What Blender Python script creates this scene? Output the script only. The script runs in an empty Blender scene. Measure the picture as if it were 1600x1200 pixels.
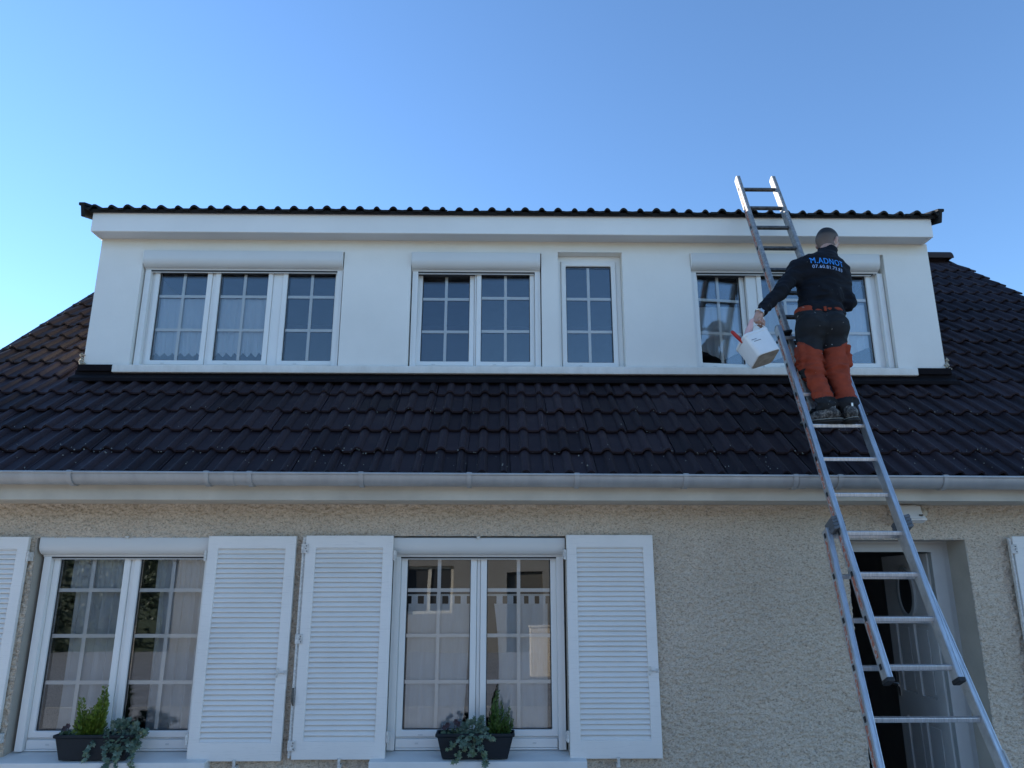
import bpy, math, random
import numpy as np
from mathutils import Vector, Matrix, Euler
from mathutils.bvhtree import BVHTree

random.seed(7)
RNG = np.random.default_rng(11)
R = math.radians
scene = bpy.context.scene
COL = scene.collection

# ------------------------------------------------------------------ camera
cam_d = bpy.data.cameras.new('camera')
cam = bpy.data.objects.new('camera', cam_d)
COL.objects.link(cam)
cam.location = (0, -5.45, 1.80)
cam.rotation_euler = (R(90 + 15.01), 0, R(-0.9))
cam_d.sensor_width = 36
cam_d.lens = 1169 * 36 / 1600
cam_d.clip_start = 0.05
cam_d.clip_end = 2000
scene.camera = cam

# ------------------------------------------------------------------ sky, sun, exposure
SUN_EL, SUN_AZ = 17.0, -62.0          # azimuth measured from +Y (behind the house), negative = to the left
world = bpy.data.worlds.new('World')
scene.world = world
world.use_nodes = True
wn = world.node_tree
wn.nodes.clear()
sky = wn.nodes.new('ShaderNodeTexSky')
sky.sky_type = 'NISHITA'
sky.sun_disc = False
sky.sun_elevation = R(SUN_EL)
sky.sun_rotation = R(SUN_AZ)
sky.altitude = 150
sky.air_density = 1.0
sky.dust_density = 0.0
sky.ozone_density = 4.6
bg = wn.nodes.new('ShaderNodeBackground')
bg.inputs['Strength'].default_value = 0.15
wo = wn.nodes.new('ShaderNodeOutputWorld')
wn.links.new(sky.outputs[0], bg.inputs[0])
wn.links.new(bg.outputs[0], wo.inputs[0])

sun_d = bpy.data.lights.new('sun', 'SUN')
sun_d.energy = 5.0
sun_d.angle = R(0.55)
sun_d.color = (1.0, 0.93, 0.83)
sun = bpy.data.objects.new('sun', sun_d)
COL.objects.link(sun)
sdir = Vector((math.sin(R(SUN_AZ)) * math.cos(R(SUN_EL)), math.cos(R(SUN_AZ)) * math.cos(R(SUN_EL)), math.sin(R(SUN_EL))))
sun.rotation_euler = (-sdir).to_track_quat('-Z', 'Y').to_euler()
sun.location = sdir * 30

scene.view_settings.view_transform = 'Standard'
scene.view_settings.look = 'None'
scene.view_settings.gamma = 1
scene.view_settings.exposure = 1.10
scene.view_settings.use_curve_mapping = False

# ------------------------------------------------------------------ materials
def nodes_of(name):
    m = bpy.data.materials.new(name)
    m.use_nodes = True
    nt = m.node_tree
    b = nt.nodes['Principled BSDF']
    return m, nt, b

def ramp(nt, fac, stops):
    r = nt.nodes.new('ShaderNodeValToRGB')
    while len(r.color_ramp.elements) < len(stops):
        r.color_ramp.elements.new(0.5)
    for e, (p, c) in zip(r.color_ramp.elements, stops):
        e.position = p
        e.color = (*c, 1) if len(c) == 3 else c
    nt.links.new(fac, r.inputs[0])
    return r.outputs[0]

def coords(nt, scale=(1, 1, 1), kind='Object'):
    tc = nt.nodes.new('ShaderNodeTexCoord')
    mp = nt.nodes.new('ShaderNodeMapping')
    mp.inputs['Scale'].default_value = scale
    nt.links.new(tc.outputs[kind], mp.inputs[0])
    return mp.outputs[0]

def wpos(nt, scale=(1, 1, 1)):
    g = nt.nodes.new('ShaderNodeNewGeometry')
    mp = nt.nodes.new('ShaderNodeMapping')
    mp.inputs['Scale'].default_value = scale
    nt.links.new(g.outputs['Position'], mp.inputs[0])
    return mp.outputs[0]

def noise(nt, vec, scale, detail=4, rough=0.55):
    n = nt.nodes.new('ShaderNodeTexNoise')
    n.inputs['Scale'].default_value = scale
    n.inputs['Detail'].default_value = detail
    n.inputs['Roughness'].default_value = rough
    nt.links.new(vec, n.inputs['Vector'])
    return n.outputs[0]

def mixc(nt, fac, a, b, mode='MIX'):
    mx = nt.nodes.new('ShaderNodeMix')
    mx.data_type = 'RGBA'
    mx.blend_type = mode
    for s, val in ((mx.inputs[0], fac), (mx.inputs[6], a), (mx.inputs[7], b)):
        if hasattr(val, 'is_linked'):
            nt.links.new(val, s)
        elif isinstance(val, (int, float)):
            s.default_value = val
        else:
            s.default_value = (*val, 1)
    return mx.outputs[2]

def bump(nt, b, height, strength, dist=0.01):
    bp = nt.nodes.new('ShaderNodeBump')
    bp.inputs['Strength'].default_value = strength
    bp.inputs['Distance'].default_value = dist
    nt.links.new(height, bp.inputs['Height'])
    nt.links.new(bp.outputs[0], b.inputs['Normal'])

def simple(name, col, rough=0.5, metal=0.0, var=0.06, nscale=6, bmp=0.0, bscale=60, spec=0.5):
    m, nt, b = nodes_of(name)
    p = wpos(nt)
    n = noise(nt, p, nscale, 5)
    lo = tuple(max(0, c * (1 - var)) for c in col)
    hi = tuple(min(1, c * (1 + var)) for c in col)
    nt.links.new(ramp(nt, n, [(0.3, lo), (0.7, hi)]), b.inputs['Base Color'])
    b.inputs['Roughness'].default_value = rough
    b.inputs['Metallic'].default_value = metal
    b.inputs['Specular IOR Level'].default_value = spec
    if bmp:
        bump(nt, b, noise(nt, p, bscale, 4), bmp)
    return m

M = {}
M['ground'] = simple('pale_gravel', (0.40, 0.385, 0.36), 0.9, var=0.2, nscale=3, bmp=0.4, bscale=90)

# dormer render: painted white, faint grime, creamier towards the top
m, nt, b = nodes_of('painted_render')
p = wpos(nt)
c1 = ramp(nt, noise(nt, p, 1.3, 6, 0.6), [(0.3, (0.76, 0.735, 0.675)), (0.75, (0.84, 0.815, 0.755))])
streak = noise(nt, wpos(nt, (3, 3, 0.9)), 2.0, 5, 0.65)
c2 = mixc(nt, ramp(nt, streak, [(0.60, (0, 0, 0)), (0.9, (0.16, 0.16, 0.16))]), c1, (0.60, 0.57, 0.50))
sep = nt.nodes.new('ShaderNodeSeparateXYZ'); nt.links.new(p, sep.inputs[0])
def zband(nt, lo, hi, vec, amp, scale):
    n_ = noise(nt, vec, scale, 6, 0.7)
    ad = nt.nodes.new('ShaderNodeMath'); ad.operation = 'MULTIPLY_ADD'; ad.inputs[1].default_value = amp
    nt.links.new(n_, ad.inputs[0]); nt.links.new(sep.outputs[2], ad.inputs[2])
    mr_ = nt.nodes.new('ShaderNodeMapRange'); mr_.inputs[1].default_value = lo + amp * .5; mr_.inputs[2].default_value = hi + amp * .5
    nt.links.new(ad.outputs[0], mr_.inputs[0])
    return mr_.outputs[0]
low = ramp(nt, zband(nt, 3.56, 3.78, wpos(nt, (2.5, 2.5, 1)), .30, 4.0), [(0.0, (.40, .40, .40)), (0.45, (.06, .06, .06)), (1.0, (0, 0, 0))])
c2 = mixc(nt, low, c2, (0.47, 0.43, 0.36))
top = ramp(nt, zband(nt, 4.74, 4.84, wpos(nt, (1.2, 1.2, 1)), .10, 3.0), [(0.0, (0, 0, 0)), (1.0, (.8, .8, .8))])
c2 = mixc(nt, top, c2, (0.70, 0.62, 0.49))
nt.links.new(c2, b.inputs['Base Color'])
b.inputs['Roughness'].default_value = 0.85
bump(nt, b, noise(nt, p, 55, 6, 0.6), 0.22, 0.004)
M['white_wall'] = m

M['soffit'] = simple('painted_soffit', (0.66, 0.66, 0.65), 0.7, var=0.05, nscale=2, bmp=0.05)
M['fascia_white'] = simple('painted_fascia', (0.80, 0.78, 0.735), 0.6, var=0.04, nscale=1.5, bmp=0.06, bscale=20)

# roughcast: relief is in the mesh, the material adds grain and dust tone
m, nt, b = nodes_of('roughcast')
p = wpos(nt)
big = ramp(nt, noise(nt, p, 0.9, 5, 0.6), [(0.3, (0.63, 0.535, 0.42)), (0.7, (0.76, 0.65, 0.52))])
grain = noise(nt, wpos(nt, (1, 1, 1.5)), 75, 4, 0.7)
c2 = mixc(nt, 0.7, big, ramp(nt, grain, [(0.3, (0.48, 0.44, 0.40)), (0.66, (1, 1, 1))]), 'MULTIPLY')
spot = noise(nt, wpos(nt, (1, 1, 1.7)), 62, 3, 0.6)
c3 = mixc(nt, ramp(nt, spot, [(0.54, (0, 0, 0)), (0.64, (0.62, 0.62, 0.62))]), c2, (0.20, 0.17, 0.135))
nt.links.new(c3, b.inputs['Base Color'])
b.inputs['Roughness'].default_value = 0.95
b.inputs['Specular IOR Level'].default_value = 0.2
bump(nt, b, grain, 0.6, 0.004)
M['roughcast'] = m

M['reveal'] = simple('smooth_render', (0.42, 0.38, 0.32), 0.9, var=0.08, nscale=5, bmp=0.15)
M['pvc'] = simple('white_pvc', (0.80, 0.785, 0.745), 0.32, var=0.02, nscale=3)
M['box'] = simple('white_shutter_box', (0.66, 0.655, 0.625), 0.35, var=0.03, nscale=2)
M['sill'] = simple('painted_sill', (0.72, 0.71, 0.68), 0.55, var=0.06, nscale=5, bmp=0.1)
M['black'] = simple('black_rubber', (0.012, 0.012, 0.013), 0.6)
M['dark_gap'] = simple('dark_gasket', (0.03, 0.03, 0.032), 0.6)

# shutter paint with weather checks
m, nt, b = nodes_of('shutter_paint')
p = wpos(nt)
base = ramp(nt, noise(nt, p, 2.2, 5), [(0.3, (0.75, 0.725, 0.68)), (0.7, (0.82, 0.795, 0.75))])
chk = noise(nt, wpos(nt, (2.2, 6, 60)), 3.0, 5, 0.75)
c2 = mixc(nt, ramp(nt, chk, [(0.56, (0, 0, 0)), (0.78, (0.6, 0.6, 0.6))]), base, (0.42, 0.41, 0.40))
nt.links.new(c2, b.inputs['Base Color'])
b.inputs['Roughness'].default_value = 0.5
bump(nt, b, chk, 0.12, 0.002)
M['shutter'] = m

M['hinge'] = simple('painted_iron_chipped', (0.62, 0.60, 0.56), 0.6, var=0.25, nscale=60, bmp=0.2)
M['rust'] = simple('bare_worn_iron', (0.10, 0.09, 0.075), 0.7, var=0.5, nscale=80)

# zinc
m, nt, b = nodes_of('zinc')
st = noise(nt, wpos(nt, (5, 2, 2)), 1.6, 6, 0.6)
nt.links.new(ramp(nt, st, [(0.3, (0.34, 0.335, 0.325)), (0.72, (0.44, 0.435, 0.42))]), b.inputs['Base Color'])
b.inputs['Metallic'].default_value = 0.35
b.inputs['Roughness'].default_value = 0.48
bump(nt, b, noise(nt, wpos(nt), 25, 3), 0.05)
M['zinc'] = m
M['cornice'] = simple('cream_cornice', (0.52, 0.47, 0.385), 0.75, var=0.12, nscale=4, bmp=0.1, bscale=25)

# roof tile
def tile_material(name, dark, light, dust):
    m, nt, b = nodes_of(name)
    oi = nt.nodes.new('ShaderNodeObjectInfo')
    p = wpos(nt)
    c0 = ramp(nt, oi.outputs['Random'], [(0.0, dark), (0.55, tuple((a + c) / 2 for a, c in zip(dark, light))), (1.0, light)])
    n1 = noise(nt, p, 7, 6, 0.65)
    c1 = mixc(nt, ramp(nt, n1, [(0.35, (0.0, 0.0, 0.0)), (0.75, (0.55, 0.55, 0.55))]), c0, dust)
    fine = noise(nt, p, 170, 3, 0.7)
    c2 = mixc(nt, 0.5, c1, ramp(nt, fine, [(0.3, (0.55, 0.55, 0.55)), (0.7, (1.25, 1.25, 1.25))]), 'MULTIPLY')
    lich = noise(nt, p, 75, 2, 0.5)
    c3 = mixc(nt, ramp(nt, lich, [(0.765, (0, 0, 0)), (0.79, (0.7, 0.7, 0.7))]), c2, (0.30, 0.30, 0.27))
    nt.links.new(c3, b.inputs['Base Color'])
    rr = ramp(nt, n1, [(0.3, (0.50, 0.50, 0.50)), (0.7, (0.72, 0.72, 0.72))])
    nt.links.new(rr, b.inputs['Roughness'])
    b.inputs['Specular IOR Level'].default_value = 0.2
    bump(nt, b, fine, 0.25, 0.003)
    return m
M['tile'] = tile_material('concrete_tile', (0.015, 0.0095, 0.0125), (0.040, 0.0265, 0.0315), (0.037, 0.0275, 0.0315))
M['tile_brown'] = tile_material('brown_and_skyglow_tile', (0.026, 0.017, 0.0155), (0.045, 0.030, 0.027), (0.045, 0.034, 0.031))  # browner tone; on the upper-left roof it paints in the sky glow
M['tile_dark'] = tile_material('dark_eave_tile', (0.008, 0.008, 0.0085), (0.014, 0.014, 0.0145), (0.018, 0.018, 0.018))
M['flashing'] = simple('painted_lead', (0.0075, 0.0055, 0.007), 0.85, spec=0.15, var=0.2, nscale=8, bmp=0.1, bscale=14)
M['mortar'] = simple('mortar', (0.42, 0.37, 0.29), 0.95, var=0.25, nscale=30, bmp=0.6, bscale=70)
M['lichen'] = simple('lichen', (0.24, 0.245, 0.22), 0.95, var=0.3, nscale=90)

# aluminium ladder
m, nt, b = nodes_of('aluminium')
sc_n = noise(nt, wpos(nt, (60, 6, 6)), 2.0, 5, 0.65)
nt.links.new(ramp(nt, sc_n, [(0.3, (0.42, 0.43, 0.44)), (0.7, (0.64, 0.65, 0.66))]), b.inputs['Base Color'])
b.inputs['Metallic'].default_value = 0.8
b.inputs['Roughness'].default_value = 0.42
bump(nt, b, sc_n, 0.04)
M['alu'] = m
m, nt, b = nodes_of('paint_splashed_aluminium')
p = wpos(nt)
sc_n = noise(nt, p, 30, 5, 0.65)
c1 = ramp(nt, sc_n, [(0.3, (0.24, 0.24, 0.24)), (0.7, (0.42, 0.41, 0.40))])
c2 = mixc(nt, ramp(nt, noise(nt, p, 42, 3, 0.6), [(0.6, (0, 0, 0)), (0.66, (1, 1, 1))]), c1, (0.52, 0.51, 0.48))
nt.links.new(c2, b.inputs['Base Color'])
b.inputs['Metallic'].default_value = 0.45
b.inputs['Roughness'].default_value = 0.55
M['alu_old'] = m
m, nt, b = nodes_of('worn_red_sticker')
p = wpos(nt)
c = ramp(nt, noise(nt, p, 55, 4, 0.7), [(0.40, (0.42, 0.10, 0.05)), (0.52, (0.36, 0.16, 0.11)), (0.6, (0.50, 0.47, 0.45))])
nt.links.new(c, b.inputs['Base Color'])
b.inputs['Roughness'].default_value = 0.5
M['sticker'] = m
M['plastic_grey'] = simple('grey_plastic', (0.10, 0.105, 0.11), 0.55, var=0.2, nscale=30)
M['rung_dirty'] = simple('painted_rung', (0.10, 0.095, 0.09), 0.6, metal=0.3, var=0.5, nscale=40)

# glass: clear double glazing, reflection rises with angle
m = bpy.data.materials.new('window_glass')
m.use_nodes = True
nt = m.node_tree
nt.nodes.clear()
out = nt.nodes.new('ShaderNodeOutputMaterial')
mix = nt.nodes.new('ShaderNodeMixShader')
tr = nt.nodes.new('ShaderNodeBsdfTransparent')
tr.inputs[0].default_value = (0.96, 0.98, 0.985, 1)
gl = nt.nodes.new('ShaderNodeBsdfGlossy')
gl.inputs['Roughness'].default_value = 0.004
gl.inputs[0].default_value = (0.95, 0.97, 1.0, 1)
fr = nt.nodes.new('ShaderNodeFresnel')
fr.inputs[0].default_value = 1.62
mul = nt.nodes.new('ShaderNodeMath')
mul.operation = 'MULTIPLY_ADD'
mul.inputs[1].default_value = 1.15
mul.inputs[2].default_value = 0.02
nt.links.new(fr.outputs[0], mul.inputs[0])
nt.links.new(mul.outputs[0], mix.inputs[0])
nt.links.new(tr.outputs[0], mix.inputs[1])
nt.links.new(gl.outputs[0], mix.inputs[2])
bp = nt.nodes.new('ShaderNodeBump')
bp.inputs['Strength'].default_value = 0.02
bp.inputs['Distance'].default_value = 0.02
nt.links.new(noise(nt, wpos(nt), 2.6, 1), bp.inputs['Height'])
nt.links.new(bp.outputs[0], gl.inputs['Normal'])
nt.links.new(mix.outputs[0], out.inputs[0])
M['glass'] = m

# sheer curtain
def sheer(name, col, clear):
    m = bpy.data.materials.new(name)
    m.use_nodes = True
    nt = m.node_tree
    b = nt.nodes['Principled BSDF']
    out = nt.nodes['Material Output']
    n = noise(nt, wpos(nt, (40, 40, 3)), 3, 4)
    nt.links.new(ramp(nt, n, [(0.3, tuple(c * .9 for c in col)), (0.7, col)]), b.inputs['Base Color'])
    b.inputs['Roughness'].default_value = 0.9
    tl = nt.nodes.new('ShaderNodeBsdfTranslucent')
    tl.inputs[0].default_value = (*col, 1)
    mx = nt.nodes.new('ShaderNodeMixShader')
    mx.inputs[0].default_value = 0.3
    nt.links.new(b.outputs[0], mx.inputs[1])
    nt.links.new(tl.outputs[0], mx.inputs[2])
    trn = nt.nodes.new('ShaderNodeBsdfTransparent')
    mx2 = nt.nodes.new('ShaderNodeMixShader')
    mx2.inputs[0].default_value = clear
    nt.links.new(mx.outputs[0], mx2.inputs[1])
    nt.links.new(trn.outputs[0], mx2.inputs[2])
    nt.links.new(mx2.outputs[0], out.inputs[0])
    return m
M['sheer'] = sheer('sheer_voile', (0.93, 0.94, 0.95), 0.12)
M['linen'] = sheer('pale_linen', (0.95, 0.95, 0.95), 0.03)
M['lace'] = sheer('white_lace', (0.94, 0.94, 0.93), 0.12)
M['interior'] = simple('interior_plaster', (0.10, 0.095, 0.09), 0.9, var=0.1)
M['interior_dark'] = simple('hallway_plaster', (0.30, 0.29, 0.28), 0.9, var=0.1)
M['door'] = simple('door_paint', (0.80, 0.78, 0.75), 0.45, var=0.05)
M['doorframe'] = simple('door_frame_paint', (0.48, 0.49, 0.48), 0.45, var=0.05)
M['steel'] = simple('brushed_steel', (0.55, 0.55, 0.54), 0.35, metal=0.9)

# ------------------------------------------------------------------ mesh helpers
class MB:
    def __init__(s, mat=None):
        s.v, s.f, s.m = [], [], []
        s.X = mat
    def add(s, verts, faces, mi=0):
        o = len(s.v)
        if s.X is not None:
            verts = [tuple(s.X @ Vector(p)) for p in verts]
        s.v.extend(verts)
        for f in faces:
            s.f.append(tuple(i + o for i in f))
            s.m.append(mi)
    def box(s, x0, x1, y0, y1, z0, z1, mi=0):
        s.add([(x0, y0, z0), (x1, y0, z0), (x1, y1, z0), (x0, y1, z0), (x0, y0, z1), (x1, y0, z1), (x1, y1, z1), (x0, y1, z1)],
              [(0, 3, 2, 1), (4, 5, 6, 7), (0, 1, 5, 4), (1, 2, 6, 5), (2, 3, 7, 6), (3, 0, 4, 7)], mi)
    def prism_x(s, prof, x0, x1, mi=0, caps=True):
        n = len(prof)
        vs = [(x0, y, z) for y, z in prof] + [(x1, y, z) for y, z in prof]
        fs = [(i, i + n, (i + 1) % n + n, (i + 1) % n) for i in range(n)]
        if caps:
            fs += [tuple(range(n)), tuple(range(2 * n - 1, n - 1, -1))]
        s.add(vs, fs, mi)
    def tube(s, pts, r, n=8, mi=0, caps=True):
        pts = [Vector(p) for p in pts]
        rs = r if isinstance(r, (list, tuple)) else [r] * len(pts)
        vs, fs = [], []
        ref = None
        for i, p in enumerate(pts):
            t = (pts[min(i + 1, len(pts) - 1)] - pts[max(i - 1, 0)]).normalized()
            if ref is None:
                ref = t.orthogonal().normalized()
            ref = (ref - t * ref.dot(t)).normalized()
            bn = t.cross(ref)
            for k in range(n):
                a = 2 * math.pi * k / n
                vs.append(tuple(p + (ref * math.cos(a) + bn * math.sin(a)) * rs[i]))
        for i in range(len(pts) - 1):
            for k in range(n):
                fs.append((i * n + k, i * n + (k + 1) % n, (i + 1) * n + (k + 1) % n, (i + 1) * n + k))
        if caps:
            fs.append(tuple(range(n - 1, -1, -1)))
            fs.append(tuple(range((len(pts) - 1) * n, len(pts) * n)))
        s.add(vs, fs, mi)
    def bar(s, a, bb, w, h, up=(0, 0, 1), mi=0):
        a, bb = Vector(a), Vector(bb)
        t = (bb - a).normalized()
        u = Vector(up)
        u = (u - t * u.dot(t)).normalized()
        sd = t.cross(u)
        vs = []
        for p in (a, bb):
            for i, j in ((-1, -1), (1, -1), (1, 1), (-1, 1)):
                vs.append(tuple(p + sd * (i * w / 2) + u * (j * h / 2)))
        s.add(vs, [(0, 1, 2, 3), (7, 6, 5, 4), (0, 4, 5, 1), (1, 5, 6, 2), (2, 6, 7, 3), (3, 7, 4, 0)], mi)
    def grid_wall(s, x0, x1, z0, z1, holes, y0, y1, mi=0, mi_rev=None):
        """upright slab y0..y1 with rectangular holes (xa, xb, za, zb)"""
        xs = sorted({x0, x1, *[h[0] for h in holes], *[h[1] for h in holes]})
        zs = sorted({z0, z1, *[h[2] for h in holes], *[h[3] for h in holes]})
        xs = [x for x in xs if x0 - 1e-6 <= x <= x1 + 1e-6]
        zs = [z for z in zs if z0 - 1e-6 <= z <= z1 + 1e-6]
        solid = lambda i, j: 0 <= i < len(xs) - 1 and 0 <= j < len(zs) - 1 and not any(
            h[0] - 1e-6 <= (xs[i] + xs[i + 1]) / 2 <= h[1] + 1e-6 and h[2] - 1e-6 <= (zs[j] + zs[j + 1]) / 2 <= h[3] + 1e-6 for h in holes)
        r = mi if mi_rev is None else mi_rev
        for i in range(len(xs) - 1):
            for j in range(len(zs) - 1):
                if not solid(i, j):
                    continue
                a, b_, c, d = xs[i], xs[i + 1], zs[j], zs[j + 1]
                s.add([(a, y0, c), (b_, y0, c), (b_, y0, d), (a, y0, d)], [(0, 1, 2, 3)], mi)
                s.add([(a, y1, c), (b_, y1, c), (b_, y1, d), (a, y1, d)], [(3, 2, 1, 0)], mi)
                for (di, dj, q) in ((-1, 0, [(a, y0, c), (a, y0, d), (a, y1, d), (a, y1, c)]), (1, 0, [(b_, y0, c), (b_, y1, c), (b_, y1, d), (b_, y0, d)]),
                                    (0, -1, [(a, y0, c), (a, y1, c), (b_, y1, c), (b_, y0, c)]), (0, 1, [(a, y0, d), (b_, y0, d), (b_, y1, d), (a, y1, d)])):
                    if not solid(i + di, j + dj):
                        s.add(q, [(0, 1, 2, 3)], r)
    def mesh(s, name, mats):
        me = bpy.data.meshes.new(name)
        me.from_pydata([tuple(p) for p in s.v], [], s.f)
        for mt in (mats if isinstance(mats, (list, tuple)) else [mats]):
            me.materials.append(mt)
        if any(s.m):
            me.polygons.foreach_set('material_index', s.m)
        me.update()
        return me
    def build(s, name, mats, parent=None, smooth=False, bevel=0.0, seg=2, weld=False):
        o = link(name, s.mesh(name, mats), parent)
        if weld:
            w = o.modifiers.new('weld', 'WELD'); w.merge_threshold = 1e-5
        if smooth:
            shade(o, smooth if smooth is not True else None)
        if bevel:
            bv = o.modifiers.new('bevel', 'BEVEL')
            bv.width = bevel; bv.segments = seg; bv.limit_method = 'ANGLE'; bv.angle_limit = R(40)
            bv.harden_normals = False
        return o

def link(name, data, parent=None):
    o = bpy.data.objects.new(name, data)
    COL.objects.link(o)
    if parent is not None:
        o.parent = parent
    return o

def shade(o, angle=None):
    me = o.data
    me.polygons.foreach_set('use_smooth', [True] * len(me.polygons))
    if angle:
        me.set_sharp_from_angle(angle=R(angle))

def tag(o, label=None, cat=None, group=None, kind=None):
    if label: o['label'] = label
    if cat: o['category'] = cat
    if group: o['group'] = group
    if kind: o['kind'] = kind
    return o

def empty(name, loc=(0, 0, 0)):
    o = link(name, None)
    o.location = loc
    o.empty_display_size = 0.2
    return o

# ------------------------------------------------------------------ ground
g = MB()
g.box(-150, 150, -150, 150, -0.3, 0.0)
tag(g.build('ground', M['ground']), 'pale gravel ground around the house', kind='structure')
M['asphalt'] = simple('concrete_paving', (0.30, 0.30, 0.30), 0.9, var=0.25, nscale=3, bmp=0.3, bscale=90)
g = MB(); g.box(-150, 150, -150, -6.6, 0.001, 0.012)
tag(g.build('road', M['asphalt']), 'pale worn concrete street in front of the house', kind='structure')

# ------------------------------------------------------------------ the house
house = empty('house')
tag(house, 'beige roughcast house with dark tiled roof and long white shed dormer', 'house')

AL = R(39.6)
CA, SA = math.cos(AL), math.sin(AL)
EAVE_Y, EAVE_Z, GAUGE = -0.357, 2.536, 0.321
def roof_pt(x, s, n=0.0):
    return (x, EAVE_Y + s * CA - n * SA, EAVE_Z + s * SA + n * CA)

# --- facade with modelled roughcast relief
def fft_noise(nz, nx, lz, lx, seed):
    r = np.random.default_rng(seed).standard_normal((nz, nx))
    fz = np.fft.fftfreq(nz)[:, None]; fx = np.fft.fftfreq(nx)[None, :]
    k = np.exp(-2 * (math.pi ** 2) * ((fz * lz) ** 2 + (fx * lx) ** 2))
    f = np.real(np.fft.ifft2(np.fft.fft2(r) * k))
    return f / f.std()

WIN_L = (-3.262, -2.045, 0.700, 2.118)
WIN_R = (-0.770, 0.466, 0.700, 2.134)
DOOR = (2.470, 3.341, 0.0, 2.112)
CELL = 0.0062
gx0, gx1, gz0, gz1 = -3.95, 4.35, 0.42, 2.40
nx = int((gx1 - gx0) / CELL) + 1
nz = int((gz1 - gz0) / CELL) + 1
X, Z = np.meshgrid(np.linspace(gx0, gx1, nx), np.linspace(gz0, gz1, nz))
h1 = fft_noise(nz, nx, 0.85, 1.35, 1)
h2 = fft_noise(nz, nx, 0.45, 0.6, 2)
h3 = fft_noise(nz, nx, 4, 5, 3)
hh = 0.42 * np.tanh(1.3 * h1) + 0.20 * h2 + 0.10 * h3
hh = 0.0140 + 0.0125 * np.clip(hh, -1.05, 1.05)
def snap(a, vals):
    for v_ in vals:
        j = np.argmin(abs(a - v_)); a[j] = v_
    return a
xs = snap(np.linspace(gx0, gx1, nx), [WIN_L[0], WIN_L[1], WIN_R[0], WIN_R[1], DOOR[0], DOOR[1]])
zs = snap(np.linspace(gz0, gz1, nz), [WIN_L[2], WIN_L[3], WIN_R[3], DOOR[3]])
X, Z = np.meshgrid(xs, zs)
verts = np.stack([X + 0.0012 * h2, -hh, Z + 0.0012 * fft_noise(nz, nx, .6, .6, 5)], -1).reshape(-1, 3)
ii, jj = np.meshgrid(np.arange(nx - 1), np.arange(nz - 1))
cx = (X[:-1, :-1] + X[1:, 1:]) / 2; cz = (Z[:-1, :-1] + Z[1:, 1:]) / 2
keep = np.ones(cx.shape, bool)
for (a, b_, c, d) in (WIN_L, WIN_R, DOOR):
    keep &= ~((cx > a) & (cx < b_) & (cz > c) & (cz < d))
q0 = (jj * nx + ii)[keep]
quads = np.stack([q0, q0 + 1, q0 + nx + 1, q0 + nx], -1)
me = bpy.data.meshes.new('roughcast_face')
me.vertices.add(len(verts)); me.vertices.foreach_set('co', verts.astype(np.float32).ravel())
me.loops.add(quads.size); me.loops.foreach_set('vertex_index', quads.astype(np.int32).ravel())
me.polygons.add(len(quads)); me.polygons.foreach_set('loop_start', np.arange(0, quads.size, 4, dtype=np.int32))
me.polygons.foreach_set('use_smooth', np.ones(len(quads), bool))
me.materials.append(M['roughcast'])
me.update(calc_edges=True)
facade = link('facade_render', me, house)

w = MB()
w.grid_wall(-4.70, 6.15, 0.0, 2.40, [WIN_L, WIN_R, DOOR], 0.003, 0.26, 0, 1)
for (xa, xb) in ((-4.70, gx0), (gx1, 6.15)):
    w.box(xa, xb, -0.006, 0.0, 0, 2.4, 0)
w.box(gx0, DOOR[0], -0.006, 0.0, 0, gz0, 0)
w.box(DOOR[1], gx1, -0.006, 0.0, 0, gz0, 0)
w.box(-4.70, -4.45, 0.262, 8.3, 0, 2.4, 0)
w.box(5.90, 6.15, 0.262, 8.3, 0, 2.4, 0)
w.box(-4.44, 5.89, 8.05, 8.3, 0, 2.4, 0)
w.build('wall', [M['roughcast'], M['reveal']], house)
# reveals skin: the coat turns into the openings
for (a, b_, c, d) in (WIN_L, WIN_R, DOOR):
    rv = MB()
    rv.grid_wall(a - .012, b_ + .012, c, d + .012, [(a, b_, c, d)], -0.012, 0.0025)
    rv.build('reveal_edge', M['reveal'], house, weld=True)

# interior shells, floors and partitions
it = MB()
it.box(-4.44, 5.89, 0.27, 8.04, 0.0, 0.04)
it.box(-4.44, 5.89, 0.27, 8.04, 2.37, 2.60)
it.box(-4.44, 1.95, 3.3, 3.4, 0.04, 2.37)
it.box(1.95, 2.05, 0.27, 8.0, 0.04, 2.37)
it.box(3.75, 3.85, 0.27, 8.0, 0.04, 2.37)
it.box(-1.35, -1.25, 0.27, 3.3, 0.04, 2.37)
it.box(-3.6, 3.9, 3.05, 3.15, 2.62, 4.82)
it.box(-3.6, 3.9, 1.12, 3.05, 4.80, 4.84)
for x in (-1.15, 0.43, 1.40):
    it.box(x - .04, x + .04, 1.10, 3.05, 2.62, 4.80)
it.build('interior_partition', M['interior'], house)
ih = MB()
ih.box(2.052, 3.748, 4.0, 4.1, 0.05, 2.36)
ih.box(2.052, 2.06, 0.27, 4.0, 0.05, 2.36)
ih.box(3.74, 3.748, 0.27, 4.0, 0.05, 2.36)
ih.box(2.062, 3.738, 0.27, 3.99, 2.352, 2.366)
ih.build('hallway_lining', M['interior_dark'], house)

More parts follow.
